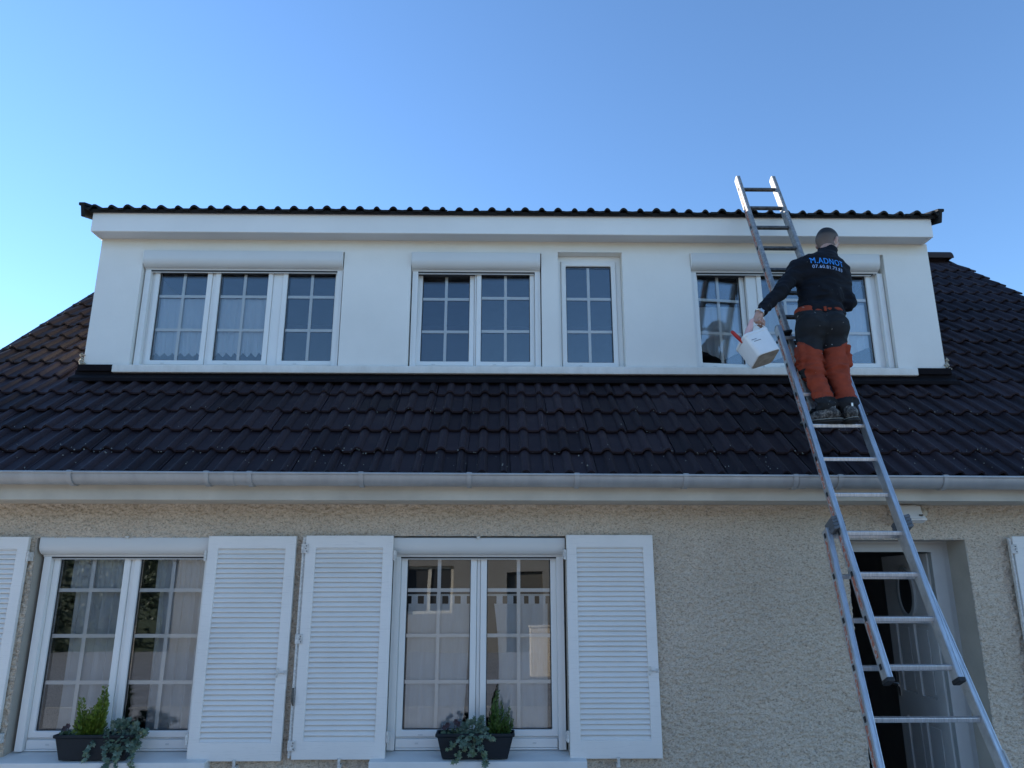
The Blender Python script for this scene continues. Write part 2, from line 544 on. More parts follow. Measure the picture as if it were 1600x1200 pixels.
# --- eaves: cornice, gutter
c = MB()
c.box(-4.8, 6.25, -0.335, 0.0, 2.357, 2.372)
c.box(-4.8, 6.25, -0.345, -0.31, 2.352, 2.47)
c.build('cornice', M['cornice'], house, bevel=0.004)
def gz(x): return 2.508 - 0.0033 * x
gt = MB()
GY, GR = -0.418, 0.074
prof = []
for k in range(13):
    a = math.pi + math.pi * k / 12
    prof.append((GY + GR * math.cos(a), GR * math.sin(a)))
outer = prof
inner = [(GY + (GR - 0.004) * math.cos(math.pi + math.pi * k / 12), (GR - 0.004) * math.sin(math.pi + math.pi * k / 12)) for k in range(12, -1, -1)]
loop = outer + inner
n = len(loop)
vs = [(-4.9, y, z + gz(-4.9)) for y, z in loop] + [(6.35, y, z + gz(6.35)) for y, z in loop]
gt.add(vs, [(i, i + n, (i + 1) % n + n, (i + 1) % n) for i in range(n)])
gt.tube([(-4.9, GY - GR, gz(-4.9)), (6.35, GY - GR, gz(6.35))], 0.009, 10)
gutter = gt.build('gutter', M['zinc'], house, smooth=50)
def ring_arc(x0, x1, rad, th):
    q = MB()
    o_ = [(GY + rad * math.cos(math.pi + math.pi * k / 12), rad * math.sin(math.pi + math.pi * k / 12)) for k in range(13)]
    i_ = [(GY + (rad - th) * math.cos(math.pi + math.pi * k / 12), (rad - th) * math.sin(math.pi + math.pi * k / 12)) for k in range(12, -1, -1)]
    zc = gz((x0 + x1) / 2)
    q.prism_x([(y, z + zc) for y, z in o_ + i_], x0, x1)
    return q
for hx in (-3.55, -2.841, -1.944, -1.659, -0.924, -0.206, 0.511, 1.239, 1.976, 2.276, 2.987, 3.69):
    q = ring_arc(hx - 0.015, hx + 0.015, GR + 0.009, 0.010)
    q.tube([(hx - .018, GY - GR, gz(hx)), (hx + .018, GY - GR, gz(hx))], 0.0125, 8)
    q.box(hx - .012, hx + .012, GY - GR - .004, GY - GR + .03, gz(hx) + .006, gz(hx) + .013)
    q.build('gutter_bracket', M['zinc'], gutter, smooth=50)
for jx in (-1.795, 2.03):
    q = ring_arc(jx - 0.03, jx + 0.03, GR + 0.003, 0.004)
    q.tube([(jx - .03, GY - GR, gz(jx)), (jx + .03, GY - GR, gz(jx))], 0.011, 8)
    q.build('gutter_joint', M['zinc'], gutter, smooth=50)

# --- main roof
RIDGE_S = 5.75
rf = MB()
def slab_pts(xa, xb, sa, sb, na, nb):
    return [roof_pt(xa, sa, na), roof_pt(xb, sa, na), roof_pt(xb, sb, na), roof_pt(xa, sb, na), roof_pt(xa, sa, nb), roof_pt(xb, sa, nb), roof_pt(xb, sb, nb), roof_pt(xa, sb, nb)]
BOXF = [(0, 3, 2, 1), (4, 5, 6, 7), (0, 1, 5, 4), (1, 2, 6, 5), (2, 3, 7, 6), (3, 0, 4, 7)]
DX0, DX1 = -3.650, 3.958            # dormer cheeks
S_D = (0.88 - EAVE_Y) / CA
for (xa, xb, sa, sb) in ((-4.78, 6.22, 0.06, S_D), (-4.78, DX0, S_D, RIDGE_S), (DX1, 6.22, S_D, RIDGE_S)):
    rf.add(slab_pts(xa, xb, sa, sb, -0.075, -0.045), BOXF)
RY, RZ = roof_pt(0, RIDGE_S)[1:]
rf.add([(-4.78, RY, RZ - .05), (6.22, RY, RZ - .05), (6.22, 2 * RY - EAVE_Y, EAVE_Z - .05), (-4.78, 2 * RY - EAVE_Y, EAVE_Z - .05),
        (-4.78, RY, RZ), (6.22, RY, RZ), (6.22, 2 * RY - EAVE_Y, EAVE_Z), (-4.78, 2 * RY - EAVE_Y, EAVE_Z)], BOXF)
roof = rf.build('roof', M['tile'], house)
gb = MB()
for x in (-4.6, 6.0):
    gb.add([(x, 0.0, 2.41), (x, 8.2, 2.41), (x, RY, RZ - .12), (x + .1, 0.0, 2.41), (x + .1, 8.2, 2.41), (x + .1, RY, RZ - .12)],
           [(0, 2, 1), (3, 4, 5), (0, 1, 4, 3), (1, 2, 5, 4), (2, 0, 3, 5)])
gb.build('gable', M['roughcast'], house)

def tile_profile(x):
    z = 0.0
    for c_, w_, h_ in ((0.105, 0.037, 0.033), (0.255, 0.029, 0.030)):
        d = abs(x - c_) / w_
        if d < 1:
            z = max(z, h_ * (math.cos(math.pi * d / 2) ** 0.62))
    return z
def tile_mesh(name, width, mat):
    xs_ = [0.002, 0.03, 0.060]
    xs_ += [0.105 + 0.037 * t for t in (-0.98, -0.85, -0.55, -0.2, 0.2, 0.55, 0.85, 0.98)]
    if width > 0.25:
        xs_ += [0.185] + [0.255 + 0.029 * t for t in (-0.98, -0.85, -0.55, -0.2, 0.2, 0.55, 0.85, 0.98)] + [0.2975]
    else:
        xs_ += [0.18, width]
    xs_ = sorted(x for x in xs_ if x <= width)
    L, T = 0.405, 0.020
    v_, f_ = [], []
    rows = [(0.0, -0.004), (0.010, 0.0), (L, 0.0)]
    n_ = len(xs_)
    for yy, dz in rows:
        v_ += [(x, yy, tile_profile(x) + dz) for x in xs_]
    v_ += [(x, 0.0, tile_profile(x) - T) for x in xs_] + [(x, L, tile_profile(x) - T) for x in xs_]
    for r_ in range(2):
        f_ += [(r_ * n_ + i, r_ * n_ + i + 1, (r_ + 1) * n_ + i + 1, (r_ + 1) * n_ + i) for i in range(n_ - 1)]
    f_ += [(3 * n_ + i, 3 * n_ + i + 1, i + 1, i) for i in range(n_ - 1)]
    f_ += [(4 * n_ + i, 4 * n_ + i + 1, 3 * n_ + i + 1, 3 * n_ + i) for i in range(n_ - 1)]
    for e in (0, n_ - 1):
        f_.append((e, n_ + e, 2 * n_ + e, 4 * n_ + e, 3 * n_ + e))
    me = bpy.data.meshes.new(name)
    me.from_pydata(v_, [], f_)
    me.materials.append(mat)
    me.polygons.foreach_set('use_smooth', [True] * len(me.polygons))
    me.set_sharp_from_angle(angle=R(45))
    me.update()
    return me
T_FULL = tile_mesh('tile', 0.30, M['tile'])
T_HALF = tile_mesh('verge_half_tile', 0.205, M['tile'])
T_SKYGLOW = tile_mesh('skyglow_tile', 0.30, M['tile_brown'])
TILT = math.atan(0.031 / GAUGE)
X0 = 0.022 - 0.255
def tile_matrix(x, s, lift=0.0, slope=AL, origin=None, jit=1.0):
    base = Vector(origin) if origin else Vector(roof_pt(x, s, -0.040 + lift))
    rot = Matrix.Rotation(slope - TILT, 4, 'X')
    j = Matrix.Rotation(random.gauss(0, 0.0035) * jit, 4, 'Z') @ Matrix.Rotation(random.gauss(0, 0.004) * jit, 4, 'X')
    return Matrix.Translation(base) @ rot @ j @ Matrix.Translation((random.gauss(0, .0012) * jit, random.gauss(0, .003) * jit, 0.031 + random.gauss(0, .0012) * jit))
rest = []
NROW = 17
for row in range(NROW):
    s = row * GAUGE
    ymid = roof_pt(0, s + 0.2)[1]
    for mcol in range(-15, 22):
        x = X0 + 0.30 * mcol
        mesh_ = T_HALF if mcol == 21 else T_FULL
        xc = x + 0.15
        if s + 0.30 > S_D and DX0 - 0.06 < xc < DX1 + 0.06:
            if not (s < S_D - 0.12 and row <= 4):
                continue
        vis = abs(xc) < (ymid + 5.45) * 0.70 + 0.30
        mtx = tile_matrix(x, s, jit=1.5)
        if vis:
            left_up = xc < DX0 + 0.1 and row >= 6  # sky glow on these tiles is put into their base colour
            o = link('tile', T_SKYGLOW if (left_up and mcol != 21) else mesh_, roof)
            o.matrix_world = mtx
        else:
            rest.append((mesh_, mtx))
tv, tf = [], []
for mesh_, mtx in rest:
    o_ = len(tv)
    tv += [tuple(mtx @ v_.co) for v_ in mesh_.vertices]
    tf += [tuple(i + o_ for i in p_.vertices) for p_ in mesh_.polygons]
me = bpy.data.meshes.new('tile_field'); me.from_pydata(tv, [], tf); me.materials.append(M['tile']); me.update()
tag(link('tile_field', me, roof), kind='stuff')
# row 5 strip of tiles cut under the flashing
for mcol in range(-12, 14):
    x = X0 + 0.30 * mcol
    if DX0 - 0.25 < x < DX1 + 0.02:
        pass
# verge trims
vg = MB()
vg.bar(roof_pt(-4.755, 0.02, -0.065), roof_pt(-4.755, RIDGE_S, -0.065), 0.04, 0.05, up=(0, -SA, CA))
vg.build('verge_trim', M['tile'], roof)
vg = MB()
vg.bar(roof_pt(6.235, 0.02, -0.065), roof_pt(6.235, RIDGE_S, -0.065), 0.03, 0.06, up=(0, -SA, CA))
vg.build('verge_trim', M['tile'], roof)
# ridge tiles
for k in range(6):
    q = MB()
    xa, xb = 6.24 - 0.42 * (k + 1), 6.24 - 0.42 * k + 0.02
    if k == 0: xb = 6.23
    arc = [(RY + 0.13 * math.cos(a), RZ - 0.055 + 0.13 * math.sin(a)) for a in [math.pi * t / 10 for t in range(11)]]
    arc2 = [(RY + 0.112 * math.cos(a), RZ - 0.055 + 0.112 * math.sin(a)) for a in [math.pi * t / 10 for t in range(10, -1, -1)]]
    q.prism_x([(y, z + 0.004 * (k % 2)) for y, z in arc + arc2], xa, xb)
    if k == 0:
        q.prism_x([(RY + 0.108 * math.cos(a), RZ - .055 + .108 * math.sin(a)) for a in [math.pi * t / 10 for t in range(11)]], xb - .03, xb - .012)
    q.build('ridge_tile', M['tile_brown'] if k < 2 else M['tile'], roof, smooth=50)
# lichen crumbs along the lower courses
li = MB()
for k in range(260):
    row = random.choice([0, 0, 0, 1, 1, 2, 3])
    x = random.uniform(-3.7, 4.0)
    if row == 0:
        s = random.uniform(0.01, 0.30); 
    else:
        s = row * GAUGE + random.uniform(-0.03, 0.02)
    xl = (x - X0) % 0.30
    nrm = tile_profile(xl) - 0.012 + (0.02 if row == 0 else 0.0) + (0.018 if s > row * GAUGE else -0.006)
    p_ = Vector(roof_pt(x, s, nrm))
    r_ = random.uniform(0.002, 0.0055)
    vs = []
    for d in ((1, 0, 0), (0, 1, 0), (-1, 0, 0), (0, -1, 0), (0, 0, 1), (0, 0, -1)):
        vs.append(tuple(p_ + Vector(d) * r_ * random.uniform(0.6, 1.5)))
    li.add(vs, [(0, 1, 4), (1, 2, 4), (2, 3, 4), (3, 0, 4), (1, 0, 5), (2, 1, 5), (3, 2, 5), (0, 3, 5)])
tag(li.build('lichen_crumbs', M['lichen'], roof), kind='stuff')

# --- dormer
DY = 0.88
D1 = (-3.255, -1.432, 3.650, 4.742)
D2 = (-0.822, 0.368, 3.650, 4.742)
D3 = (0.520, 1.110, 3.650, 4.757)
D4 = (1.738, 3.535, 3.650, 4.752)
dw = MB()
dw.grid_wall(DX0, DX1, 3.60, 4.862, [D1, D2, D3, D4], DY, DY + 0.22)
for x0_, x1_ in ((DX0, DX0 + 0.2), (DX1 - 0.2, DX1)):
    dw.add([(x0_, DY + .22, 3.50), (x1_, DY + .22, 3.50), (x1_, 3.0, 5.30), (x0_, 3.0, 5.30), (x0_, DY + .22, 4.862), (x1_, DY + .22, 4.862), (x1_, 3.0, 5.60), (x0_, 3.0, 5.60)], BOXF)
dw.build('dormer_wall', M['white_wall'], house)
sb = MB()
sb.box(-3.372, 3.680, DY - 0.050, DY + 0.10, 3.578, 3.646)
dsill = sb.build('dormer_sill', M['white_wall'], house, bevel=0.006)
# chipped patches along the lower dormer corners
for (cx_, cz_, n_) in ((-3.66, 3.70, 12), (3.965, 3.70, 14)):
    mo = MB()
    for k in range(n_):
        p_ = Vector((cx_ + random.uniform(-.015, .02), DY - .005 + random.uniform(-.02, .02), cz_ + random.uniform(-.06, .05)))
        r_ = random.uniform(.012, .024)
        vs = [tuple(p_ + Vector(d) * r_ * random.uniform(.6, 1.3)) for d in ((1, 0, 0), (0, 1, 0), (-1, 0, 0), (0, -1, 0), (0, 0, 1), (0, 0, -1))]
        mo.add(vs, [(0, 1, 4), (1, 2, 4), (2, 3, 4), (3, 0, 4), (1, 0, 5), (2, 1, 5), (3, 2, 5), (0, 3, 5)])
    mo.build('corner_mortar', M['mortar'], house)
# eaves box
eb = MB()
eb.box(-3.668, 3.925, 0.735, DY + 0.02, 4.858, 4.872)
eb.build('dormer_soffit', M['soffit'], house)
fb = MB()
fb.box(-3.672, 3.93, 0.712, 0.735, 4.852, 5.035)
fb.box(-3.672, -3.65, 0.735, 2.6, 4.852, 5.05)
fb.box(3.908, 3.93, 0.735, 2.6, 4.852, 5.05)
fb.build('dormer_fascia', M['fascia_white'], house, bevel=0.004)
DSL = R(17.5)
TY, TZ = 0.650, 5.045
dr = MB()
def dpt(x, s, n): return (x, TY + s * math.cos(DSL) - n * math.sin(DSL), TZ + s * math.sin(DSL) + n * math.cos(DSL))
pts = [dpt(-3.70, .03, -.03), dpt(3.98, .03, -.03), dpt(3.98, 3.6, -.03), dpt(-3.70, 3.6, -.03), dpt(-3.70, .03, .0), dpt(3.98, .03, .0), dpt(3.98, 3.6, .0), dpt(-3.70, 3.6, .0)]
dr.add(pts, BOXF)
droof = dr.build('dormer_roof', M['tile_dark'], house)
T_EAVE = tile_mesh('eave_tile', 0.30, M['tile_dark'])
for k in range(26):
    x = -3.745 + 0.2965 * k
    for row in range(2):
        o = link('tile', T_EAVE, droof)
        base = dpt(x, row * 0.321, -0.022)
        o.matrix_world = tile_matrix(0, 0, slope=DSL, origin=base, jit=1.6)
for sx, x in ((-1, -3.735), (1, 3.985)):
    q = MB()
    a0, a1 = dpt(x, -0.005, -0.02), dpt(x, 3.5, -0.02)
    q.bar(a0, a1, 0.035, 0.11, up=(0, -math.sin(DSL), math.cos(DSL)))
    q.bar(dpt(x + sx * .004, -0.005, 0.038), dpt(x + sx * .004, 3.5, 0.038), 0.06, 0.03, up=(0, -math.sin(DSL), math.cos(DSL)))
    q.build('dormer_verge_tile', M['tile_dark'], droof, bevel=0.008)
q = MB()
q.bar((3.985, 1.35, 4.93), (3.985, 2.6, 5.02), 0.09, 0.07)
q.build('cheek_flashing', M['tile_dark'], droof, bevel=0.01)
# flashing under the sill
fl = MB()
def strip(xa, xb, prof, th=0.006):
    n_ = len(prof)
    vs = []
    for x in (xa, xb):
        vs += [(x, y, z) for y, z in prof] + [(x, y - th * .6, z + th) for y, z in prof]
    f_ = []
    for i in range(n_ - 1):
        f_ += [(n_ + i, n_ + i + 1, 3 * n_ + i + 1, 3 * n_ + i), (i, 2 * n_ + i, 2 * n_ + i + 1, i + 1)]
    f_ += [(n_ - 1, 3 * n_ - 1, 4 * n_ - 1, 2 * n_ - 1), (0, n_, 3 * n_, 2 * n_)]
    f_ += [tuple(list(range(n_)) + list(range(2 * n_ - 1, n_ - 1, -1))), tuple(list(range(2 * n_, 3 * n_)) + list(range(4 * n_ - 1, 3 * n_ - 1, -1)))[::-1]]
    fl.add(vs, f_)
strip(-3.70, 4.00, [(0.872, 3.600), (0.868, 3.560), (0.845, 3.545), (0.778, 3.505), (0.774, 3.478)])
fl.box(-3.675, -3.373, 0.845, 0.874, 3.592, 3.650)
fl.box(3.682, 3.985, 0.845, 0.874, 3.592, 3.650)
fl.build('flashing', M['flashing'], house, bevel=0.002)

# --- windows
def ring(q, g, e, y0, y1):
    (a, b_, c, d) = g
    q.grid_wall(a - e[0], b_ + e[1], c - e[2], d + e[3], [g], y0, y1)

def make_window(rect, yf, sashes, rows_z, box=None, guides=True, tilt=None, label=None, ncol=2, skip_weep=False, bottom_fill=None):
    """rect outer frame; sashes list of glass rects (x0,x1); rows_z = [z bottom, bar..., z top]"""
    x0, x1, z0, z1 = rect
    zb, zt = rows_z[0], rows_z[-1]
    E = 0.046
    outer = [(a - E, b_ + E, zb - E, zt + E) for a, b_ in sashes]
    # merge overlaps between neighbouring sashes
    for i in range(len(outer) - 1):
        if outer[i][1] > outer[i + 1][0] - 0.002:
            mid = (outer[i][1] + outer[i + 1][0]) / 2
            outer[i] = (outer[i][0], mid - .001, *outer[i][2:]); outer[i + 1] = (mid + .001, *outer[i + 1][1:])
    fr = MB()
    fr.grid_wall(x0, x1, z0, z1, outer, yf, yf + 0.07)
    win = fr.build('window', M['pvc'], house, bevel=0.003, weld=True)
    if label: win['label'] = label
    for i, (a, b_) in enumerate(sashes):
        X_ = tilt[i] if tilt and i in tilt else None
        oa, ob, oc, od = outer[i]
        q = MB(X_)
        q.grid_wall(oa + .002, ob - .002, oc + .002, od - .002, [(a, b_, zb, zt)], yf - 0.014, yf + 0.045)
        s_ = q.build('sash', M['pvc'], win, bevel=0.007, weld=True)
        q = MB(X_)   # gasket line round the glass
        q.grid_wall(a - .001, b_ + .001, zb - .001, zt + .001, [(a + .005, b_ - .005, zb + .005, zt - .005)], yf + 0.004, yf + 0.012)
        q.build('gasket', M['dark_gap'], win)
        q = MB(X_)
        q.box(a, b_, yf + 0.013, yf + 0.033, zb, zt)
        q.build('pane', M['glass'], win)
        for j in range(1, ncol):
            xc = a + (b_ - a) * j / ncol
            q = MB(X_); q.box(xc - .0125, xc + .0125, yf + .019, yf + .027, zb + .001, zt - .001)
            q.build('glazing_bar', M['pvc'], win)
        for zc in rows_z[1:-1]:
            q = MB(X_); q.box(a + .001, b_ - .001, yf + .0185, yf + .0275, zc - .0125, zc + .0125)
            q.build('glazing_bar', M['pvc'], win)
        if not skip_weep:
            q = MB(X_); xc = a + (b_ - a) * 0.28
            q.box(xc - .016, xc + .016, yf - .0175, yf - .013, zb - .034, zb - .026)
            q.build('drain_cap', M['box'], win)
    if box:
        bx0, bx1, bz0, bz1, by0, by1 = box
        pr = [(by1, bz0), (by1, bz1), (by0 + .012, bz1)]
        pr += [(by0 + .012 - .012 * math.sin(t), bz1 - .012 + .012 * math.cos(t)) for t in (0.8, 1.57)]
        rr_ = min(0.075, (bz1 - bz0) * .5)
        pr += [(by0 + rr_ - rr_ * math.cos(t), bz0 + .012 + rr_ - rr_ * math.sin(t)) for t in [k * math.pi / 2 / 8 for k in range(9)]]
        pr += [(by0 + rr_ + .004, bz0)]
        q = MB(); q.prism_x(pr, bx0, bx1)
        bo = q.build('roller_shutter_box', M['box'], win, smooth=40)
        for xx in (bx0 - .0045, bx1 + .0005):
            q = MB(); q.prism_x([(y + (.0 if y > by0 + .05 else -.0015), z) for y, z in pr], xx, xx + .004)
            q.build('box_end_cap', M['pvc'], win, smooth=40)
        q = MB(); q.box(bx0 + .03, bx1 - .03, by0 + rr_ + .006, by1 - .01, bz0 - .010, bz0 - .001)
        q.build('shutter_slot', M['dark_gap'], win)
        q = MB(); q.box(bx0 + .05, bx1 - .05, yf - .040, yf - .026, bz0 - .018, bz0 - .0115)
        q.build('shutter_end_slat', M['box'], win)
        if guides:
            for (ga, gb_) in ((x0 - .004, x0 + .046), (x1 - .046, x1 + .004)):
                q = MB(); q.box(ga, gb_, yf - .052, yf - .003, z0 + .003, bz0 - .0005)
                q.box(ga + .02, ga + .03, yf - .0535, yf - .0521, z0 + .003, bz0 - .002)
                q.build('guide_rail', M['pvc'], win, bevel=0.003)
    return win

def tilt_in(x, y, z, deg):      # top leans inward about the lower edge
    return Matrix.Translation((x, y, z)) @ Matrix.Rotation(R(-deg), 4, 'X') @ Matrix.Translation((-x, -y, -z))
def swing_in(x, y, deg):        # opens inward about a left hinge
    return Matrix.Translation((x, y, 0)) @ Matrix.Rotation(R(deg), 4, 'Z') @ Matrix.Translation((-x, -y, 0))

YD = 0.975
RZ3 = [3.727, 4.022, 4.344, 4.640]
make_window((-3.236, -1.452, 3.651, 4.700), YD, [(-3.124, -2.690), (-2.571, -2.135), (-1.956, -1.520)], RZ3,
            box=(-3.238, -1.446, 4.574, 4.736, 0.845, 1.05), label='three-sash dormer window with roller shutter box')
make_window((-0.806, 0.355, 3.651, 4.700), YD, [(-0.723, -0.288), (-0.181, 0.264)], RZ3,
            box=(-0.812, 0.352, 4.574, 4.736, 0.845, 1.05), tilt={0: tilt_in(0, YD, 3.70, 2.6)}, label='two-sash dormer window, left sash tilted inward')
make_window((0.522, 1.108, 3.651, 4.7565), YD, [(0.598, 1.017)], [3.722, 4.022, 4.340, 4.655], label='narrow single dormer window without shutter box')
make_window((1.751, 3.523, 3.651, 4.712), YD, [(1.815, 2.225), (2.410, 2.840), (2.955, 3.385)], RZ3,
            box=(1.745, 3.478, 4.582, 4.746, 0.845, 1.05), tilt={0: swing_in(1.80, YD, 7)}, label='three-sash dormer window behind the worker, left sash ajar')
q = MB(); q.box(3.44, 3.52, 0.86, 0.93, 3.6465, 3.656); q.build('dark_sill_debris', M['flashing'], house, bevel=.003)

YG = 0.098
RZ4 = [0.845, 1.148, 1.453, 1.762, 2.010]
for (dx, lab, rz) in ((0.0, 'ground floor window beside the blank wall', RZ4), (-2.474, 'ground floor window at the left edge', RZ4)):
    make_window((-0.753 + dx, 0.449 + dx, 0.722, 2.10), YG, [(-0.663 + dx, -0.209 + dx), (-0.093 + dx, 0.362 + dx)], rz,
                box=(-0.760 + dx, 0.455 + dx, 1.992, 2.124, -0.022, 0.16), label=lab)
    q = MB()
    q.box(-0.702 + dx, 0.396 + dx, YG - .022, YG - .001, 0.735, 0.790)
    q.box(-0.702 + dx, 0.396 + dx, YG - .030, YG - .001, 0.7225, 0.734)
    q.build('window_threshold', M['pvc'], house, bevel=0.003)
    for xo in (-0.56, 0.24):
        q = MB(); q.box(xo - .012 + dx, xo + .012 + dx, YG - .0255, YG - .0225, 0.757, 0.768); q.build('drain_cap', M['box'], house, bevel=.002)
    q = MB()
    q.add([(-0.846 + dx, -0.125, 0.630), (0.573 + dx, -0.125, 0.630), (0.573 + dx, 0.10, 0.630), (-0.846 + dx, 0.10, 0.630),
           (-0.846 + dx, -0.125, 0.690), (0.573 + dx, -0.125, 0.690), (0.573 + dx, 0.10, 0.7215), (-0.846 + dx, 0.10, 0.7215)], BOXF)
    q.build('window_sill', M['sill'], house, bevel=0.005)
    q = MB(); q.tube([(-0.153 + dx, -0.035, 2.13), (-0.153 + dx, -0.034, 2.112)], [.016, .008], 10); q.build('shutter_stop', M['hinge'], house)

# --- louvred shutters
SL = MB()
ca_, sa_ = math.cos(R(58)), math.sin(R(58))
pr = [(-.0205, -.0035), (-.0205, .002), (-.018, .0042), (.020, .0042), (.020, -.0035)]
SL.prism_x([(y * ca_ + z * sa_, y * sa_ - z * ca_) if False else (y * ca_ - z * sa_, y * sa_ + z * ca_) for y, z in pr], -0.236, 0.236)
SLAT = SL.mesh('slat', M['shutter'])
def make_shutter(x0, z0, z1, hinge_right, label, rod=False, latch=True):
    W_ = 0.612
    x1 = x0 + W_
    q = MB()
    ya, yb = -0.066, -0.034
    st = 0.072
    q.grid_wall(x0, x1, z0, z1, [(x0 + st, x1 - st, z0 + 0.112, z1 - 0.085)], ya, yb)
    s_ = q.build('shutter', M['shutter'], house, bevel=0.004, weld=True)
    s_['label'] = label
    n_ = 38
    lo, hi = z0 + 0.112, z1 - 0.085
    for k in range(n_):
        o = link('slat', SLAT, s_)
        o.location = (x0 + W_ / 2, -0.049, lo + (hi - lo) * (k + 0.5) / n_ + random.gauss(0, .0006))
        o.rotation_euler = (random.gauss(0, .02), random.gauss(0, .0015), 0)
    q = MB()
    for zz in (z0 + 0.113, z1 - 0.086):
        q.box(x0 + st + .001, x1 - st - .001, ya + .003, yb - .003, zz - (.0 if zz < 1.5 else .004), zz + (.004 if zz < 1.5 else .0))
    q.build('panel_bead', M['shutter'], s_)
    hx = x1 if hinge_right else x0
    sg = 1 if hinge_right else -1
    for zz in (z1 - .135, z0 + .135):
        q = MB(); q.box(min(hx, hx + sg * .025), max(hx, hx + sg * .025), -.062, -.02, zz - .03, zz + .03)
        q.tube([(hx + sg * .012, -.066, zz - .035), (hx + sg * .012, -.066, zz + .035)], .008, 8)
        q.build('hinge', M['hinge'], s_, bevel=.002)
    fx = x0 if hinge_right else x1
    if rod:
        sx_ = fx + (-.018 if hinge_right else .018)
        q = MB(); q.tube([(sx_, -.058, z0 + .01), (sx_, -.058, z1 - .03)], .008, 8)
        q.box(min(fx, sx_ - .006), max(fx, sx_ + .006) - .001, -.054, -.04, z0 + .02, z1 - .01)
        q.build('bolt_rod', M['hinge'], s_)
        for zz in (z1 - .09, (z0 + z1) / 2 + .03, z0 + .085):
            q = MB(); q.box(fx - .028, fx + .022, -.074, -.0665, zz - .032, zz + .032); q.build('hinge_plate', M['hinge'], s_, bevel=.003)
            q = MB()
            for dx_, dz_ in ((.008, .018), (.012, -.018), (.004, 0.0)):
                q.tube([(fx + dx_, -.0775, zz + dz_), (fx + dx_, -.073, zz + dz_)], .004, 6)
            q.build('screw', M['rust'], s_)
        q = MB(); q.tube([(sx_, -.07, z0 + .44), (sx_ + .004, -.085, z0 + .36), (sx_ + .01, -.075, z0 + .33)], [.008, .01, .005], 8); q.build('bolt_handle', M['rust'], s_)
    elif latch:
        lx = fx + (0.03 if hinge_right else -.03)
        q = MB()
        zz = z0 + .545
        q.tube([(lx - .035, -.07, zz), (lx + .02, -.073, zz)], .006, 6)
        q.tube([(lx - .035, -.075, zz - .03), (lx - .028, -.078, zz), (lx - .030, -.075, zz + .03)], .006, 6)
        q.box(lx + .008, lx + .03, -.071, -.0665, zz - .014, zz + .014)
        q.build('latch', M['hinge'], s_)
    q = MB()
    mx = (x0 + x1) / 2 + .01
    q.tube([(mx, -.045, z0 - .045), (mx, -.075, z0 - .03), (mx, -.078, z0 + .012)], [.010, .009, .011], 8)
    q.box(mx - .012, mx + .012, -.075, .0, z0 - .05, z0 - .03)
    q.build('shutter_holdback', M['hinge'], s_, bevel=.002)
    return s_
make_shutter(-3.905, 0.688, 2.124, True, 'louvred shutter cut by the left edge of the picture')
make_shutter(-2.043, 0.684, 2.130, False, 'louvred shutter overlapping the left window')
make_shutter(-1.362, 0.692, 2.134, True, 'louvred shutter with bolt rod and hinge plates', rod=True)
make_shutter(0.468, 0.692, 2.140, False, 'louvred shutter beside the blank wall')
make_shutter(3.653, 0.690, 2.134, True, 'louvred shutter cut by the right edge of the picture', rod=True)

# --- front door, standing open into the hall
YDR = 0.215
q = MB()
q.grid_wall(DOOR[0], DOOR[1], 0.04, DOOR[3], [(2.54, 3.225, 0.0, 2.055)], YDR, YDR + .07)
q.grid_wall(2.49, 3.30, 0.04, 2.09, [(2.565, 3.205, 0.0, 2.035)], YDR - .012, YDR - .001)
door = q.build('door', M['doorframe'], house, bevel=.004)
LX = Matrix.Translation((3.215, YDR + .075, 0)) @ Matrix.Rotation(R(-94), 4, 'Z')
DWID = 0.80
def leaf_box(a, b_, y0, y1, c, d):
    q = MB(LX); q.box(-b_, -a, y0, y1, c, d); return q
q = MB(LX)
panels = [(0.13, 0.36, 0.98, 1.50), (0.44, 0.67, 0.98, 1.50), (0.13, 0.36, 0.16, 0.80), (0.44, 0.67, 0.16, 0.80)]
q.grid_wall(-DWID, 0, 0.05, 2.03, [(-b_, -a, c, d) for a, b_, c, d in panels], 0.0, 0.045)
leaf = q.build('door_leaf', M['door'], door, bevel=.004, weld=True)
for a, b_, c, d in panels:
    q = MB(LX)
    q.box(-b_, -a, 0.014, 0.034, c, d)
    q.grid_wall(-b_ + .03, -a - .03, c + .03, d - .03, [], 0.006, .013)
    q.build('door_panel', M['door'], door, bevel=.008)
# oval light
def oval(rx, rz, n_=28):
    return [(rx * math.cos(2 * math.pi * k / n_), rz * math.sin(2 * math.pi * k / n_)) for k in range(n_)]
q = MB(LX)
o1, o2 = oval(.15, .20), oval(.115, .165)
n_ = len(o1)
cxo, czo = -0.40, 1.74
vs = [(cxo + x, -.016, czo + z) for x, z in o1] + [(cxo + x, -.016, czo + z) for x, z in o2] + [(cxo + x, .002, czo + z) for x, z in o1] + [(cxo + x, .002, czo + z) for x, z in o2]
fs = []
for i in range(n_):
    j = (i + 1) % n_
    fs += [(i, j, n_ + j, n_ + i), (i, 2 * n_ + i, 2 * n_ + j, j), (n_ + i, n_ + j, 3 * n_ + j, 3 * n_ + i)]
q.add(vs, fs)
q.build('oval_frame', M['doorframe'], door)
q = MB(LX)
q.add([(cxo + x, -.006, czo + z) for x, z in o2] + [(cxo + x, -.002, czo + z) for x, z in o2], [tuple(range(n_)), tuple(range(2 * n_ - 1, n_ - 1, -1))])
q.build('oval_pane', M['dark_gap'], door)
q = MB(LX)
q.tube([(-.745, -.005, 1.02), (-.745, -.05, 1.02), (-.62, -.055, 1.02)], .010, 8)
q.box(-.765, -.725, -.008, -.0005, .93, 1.11)
q.build('door_handle', M['steel'], door)

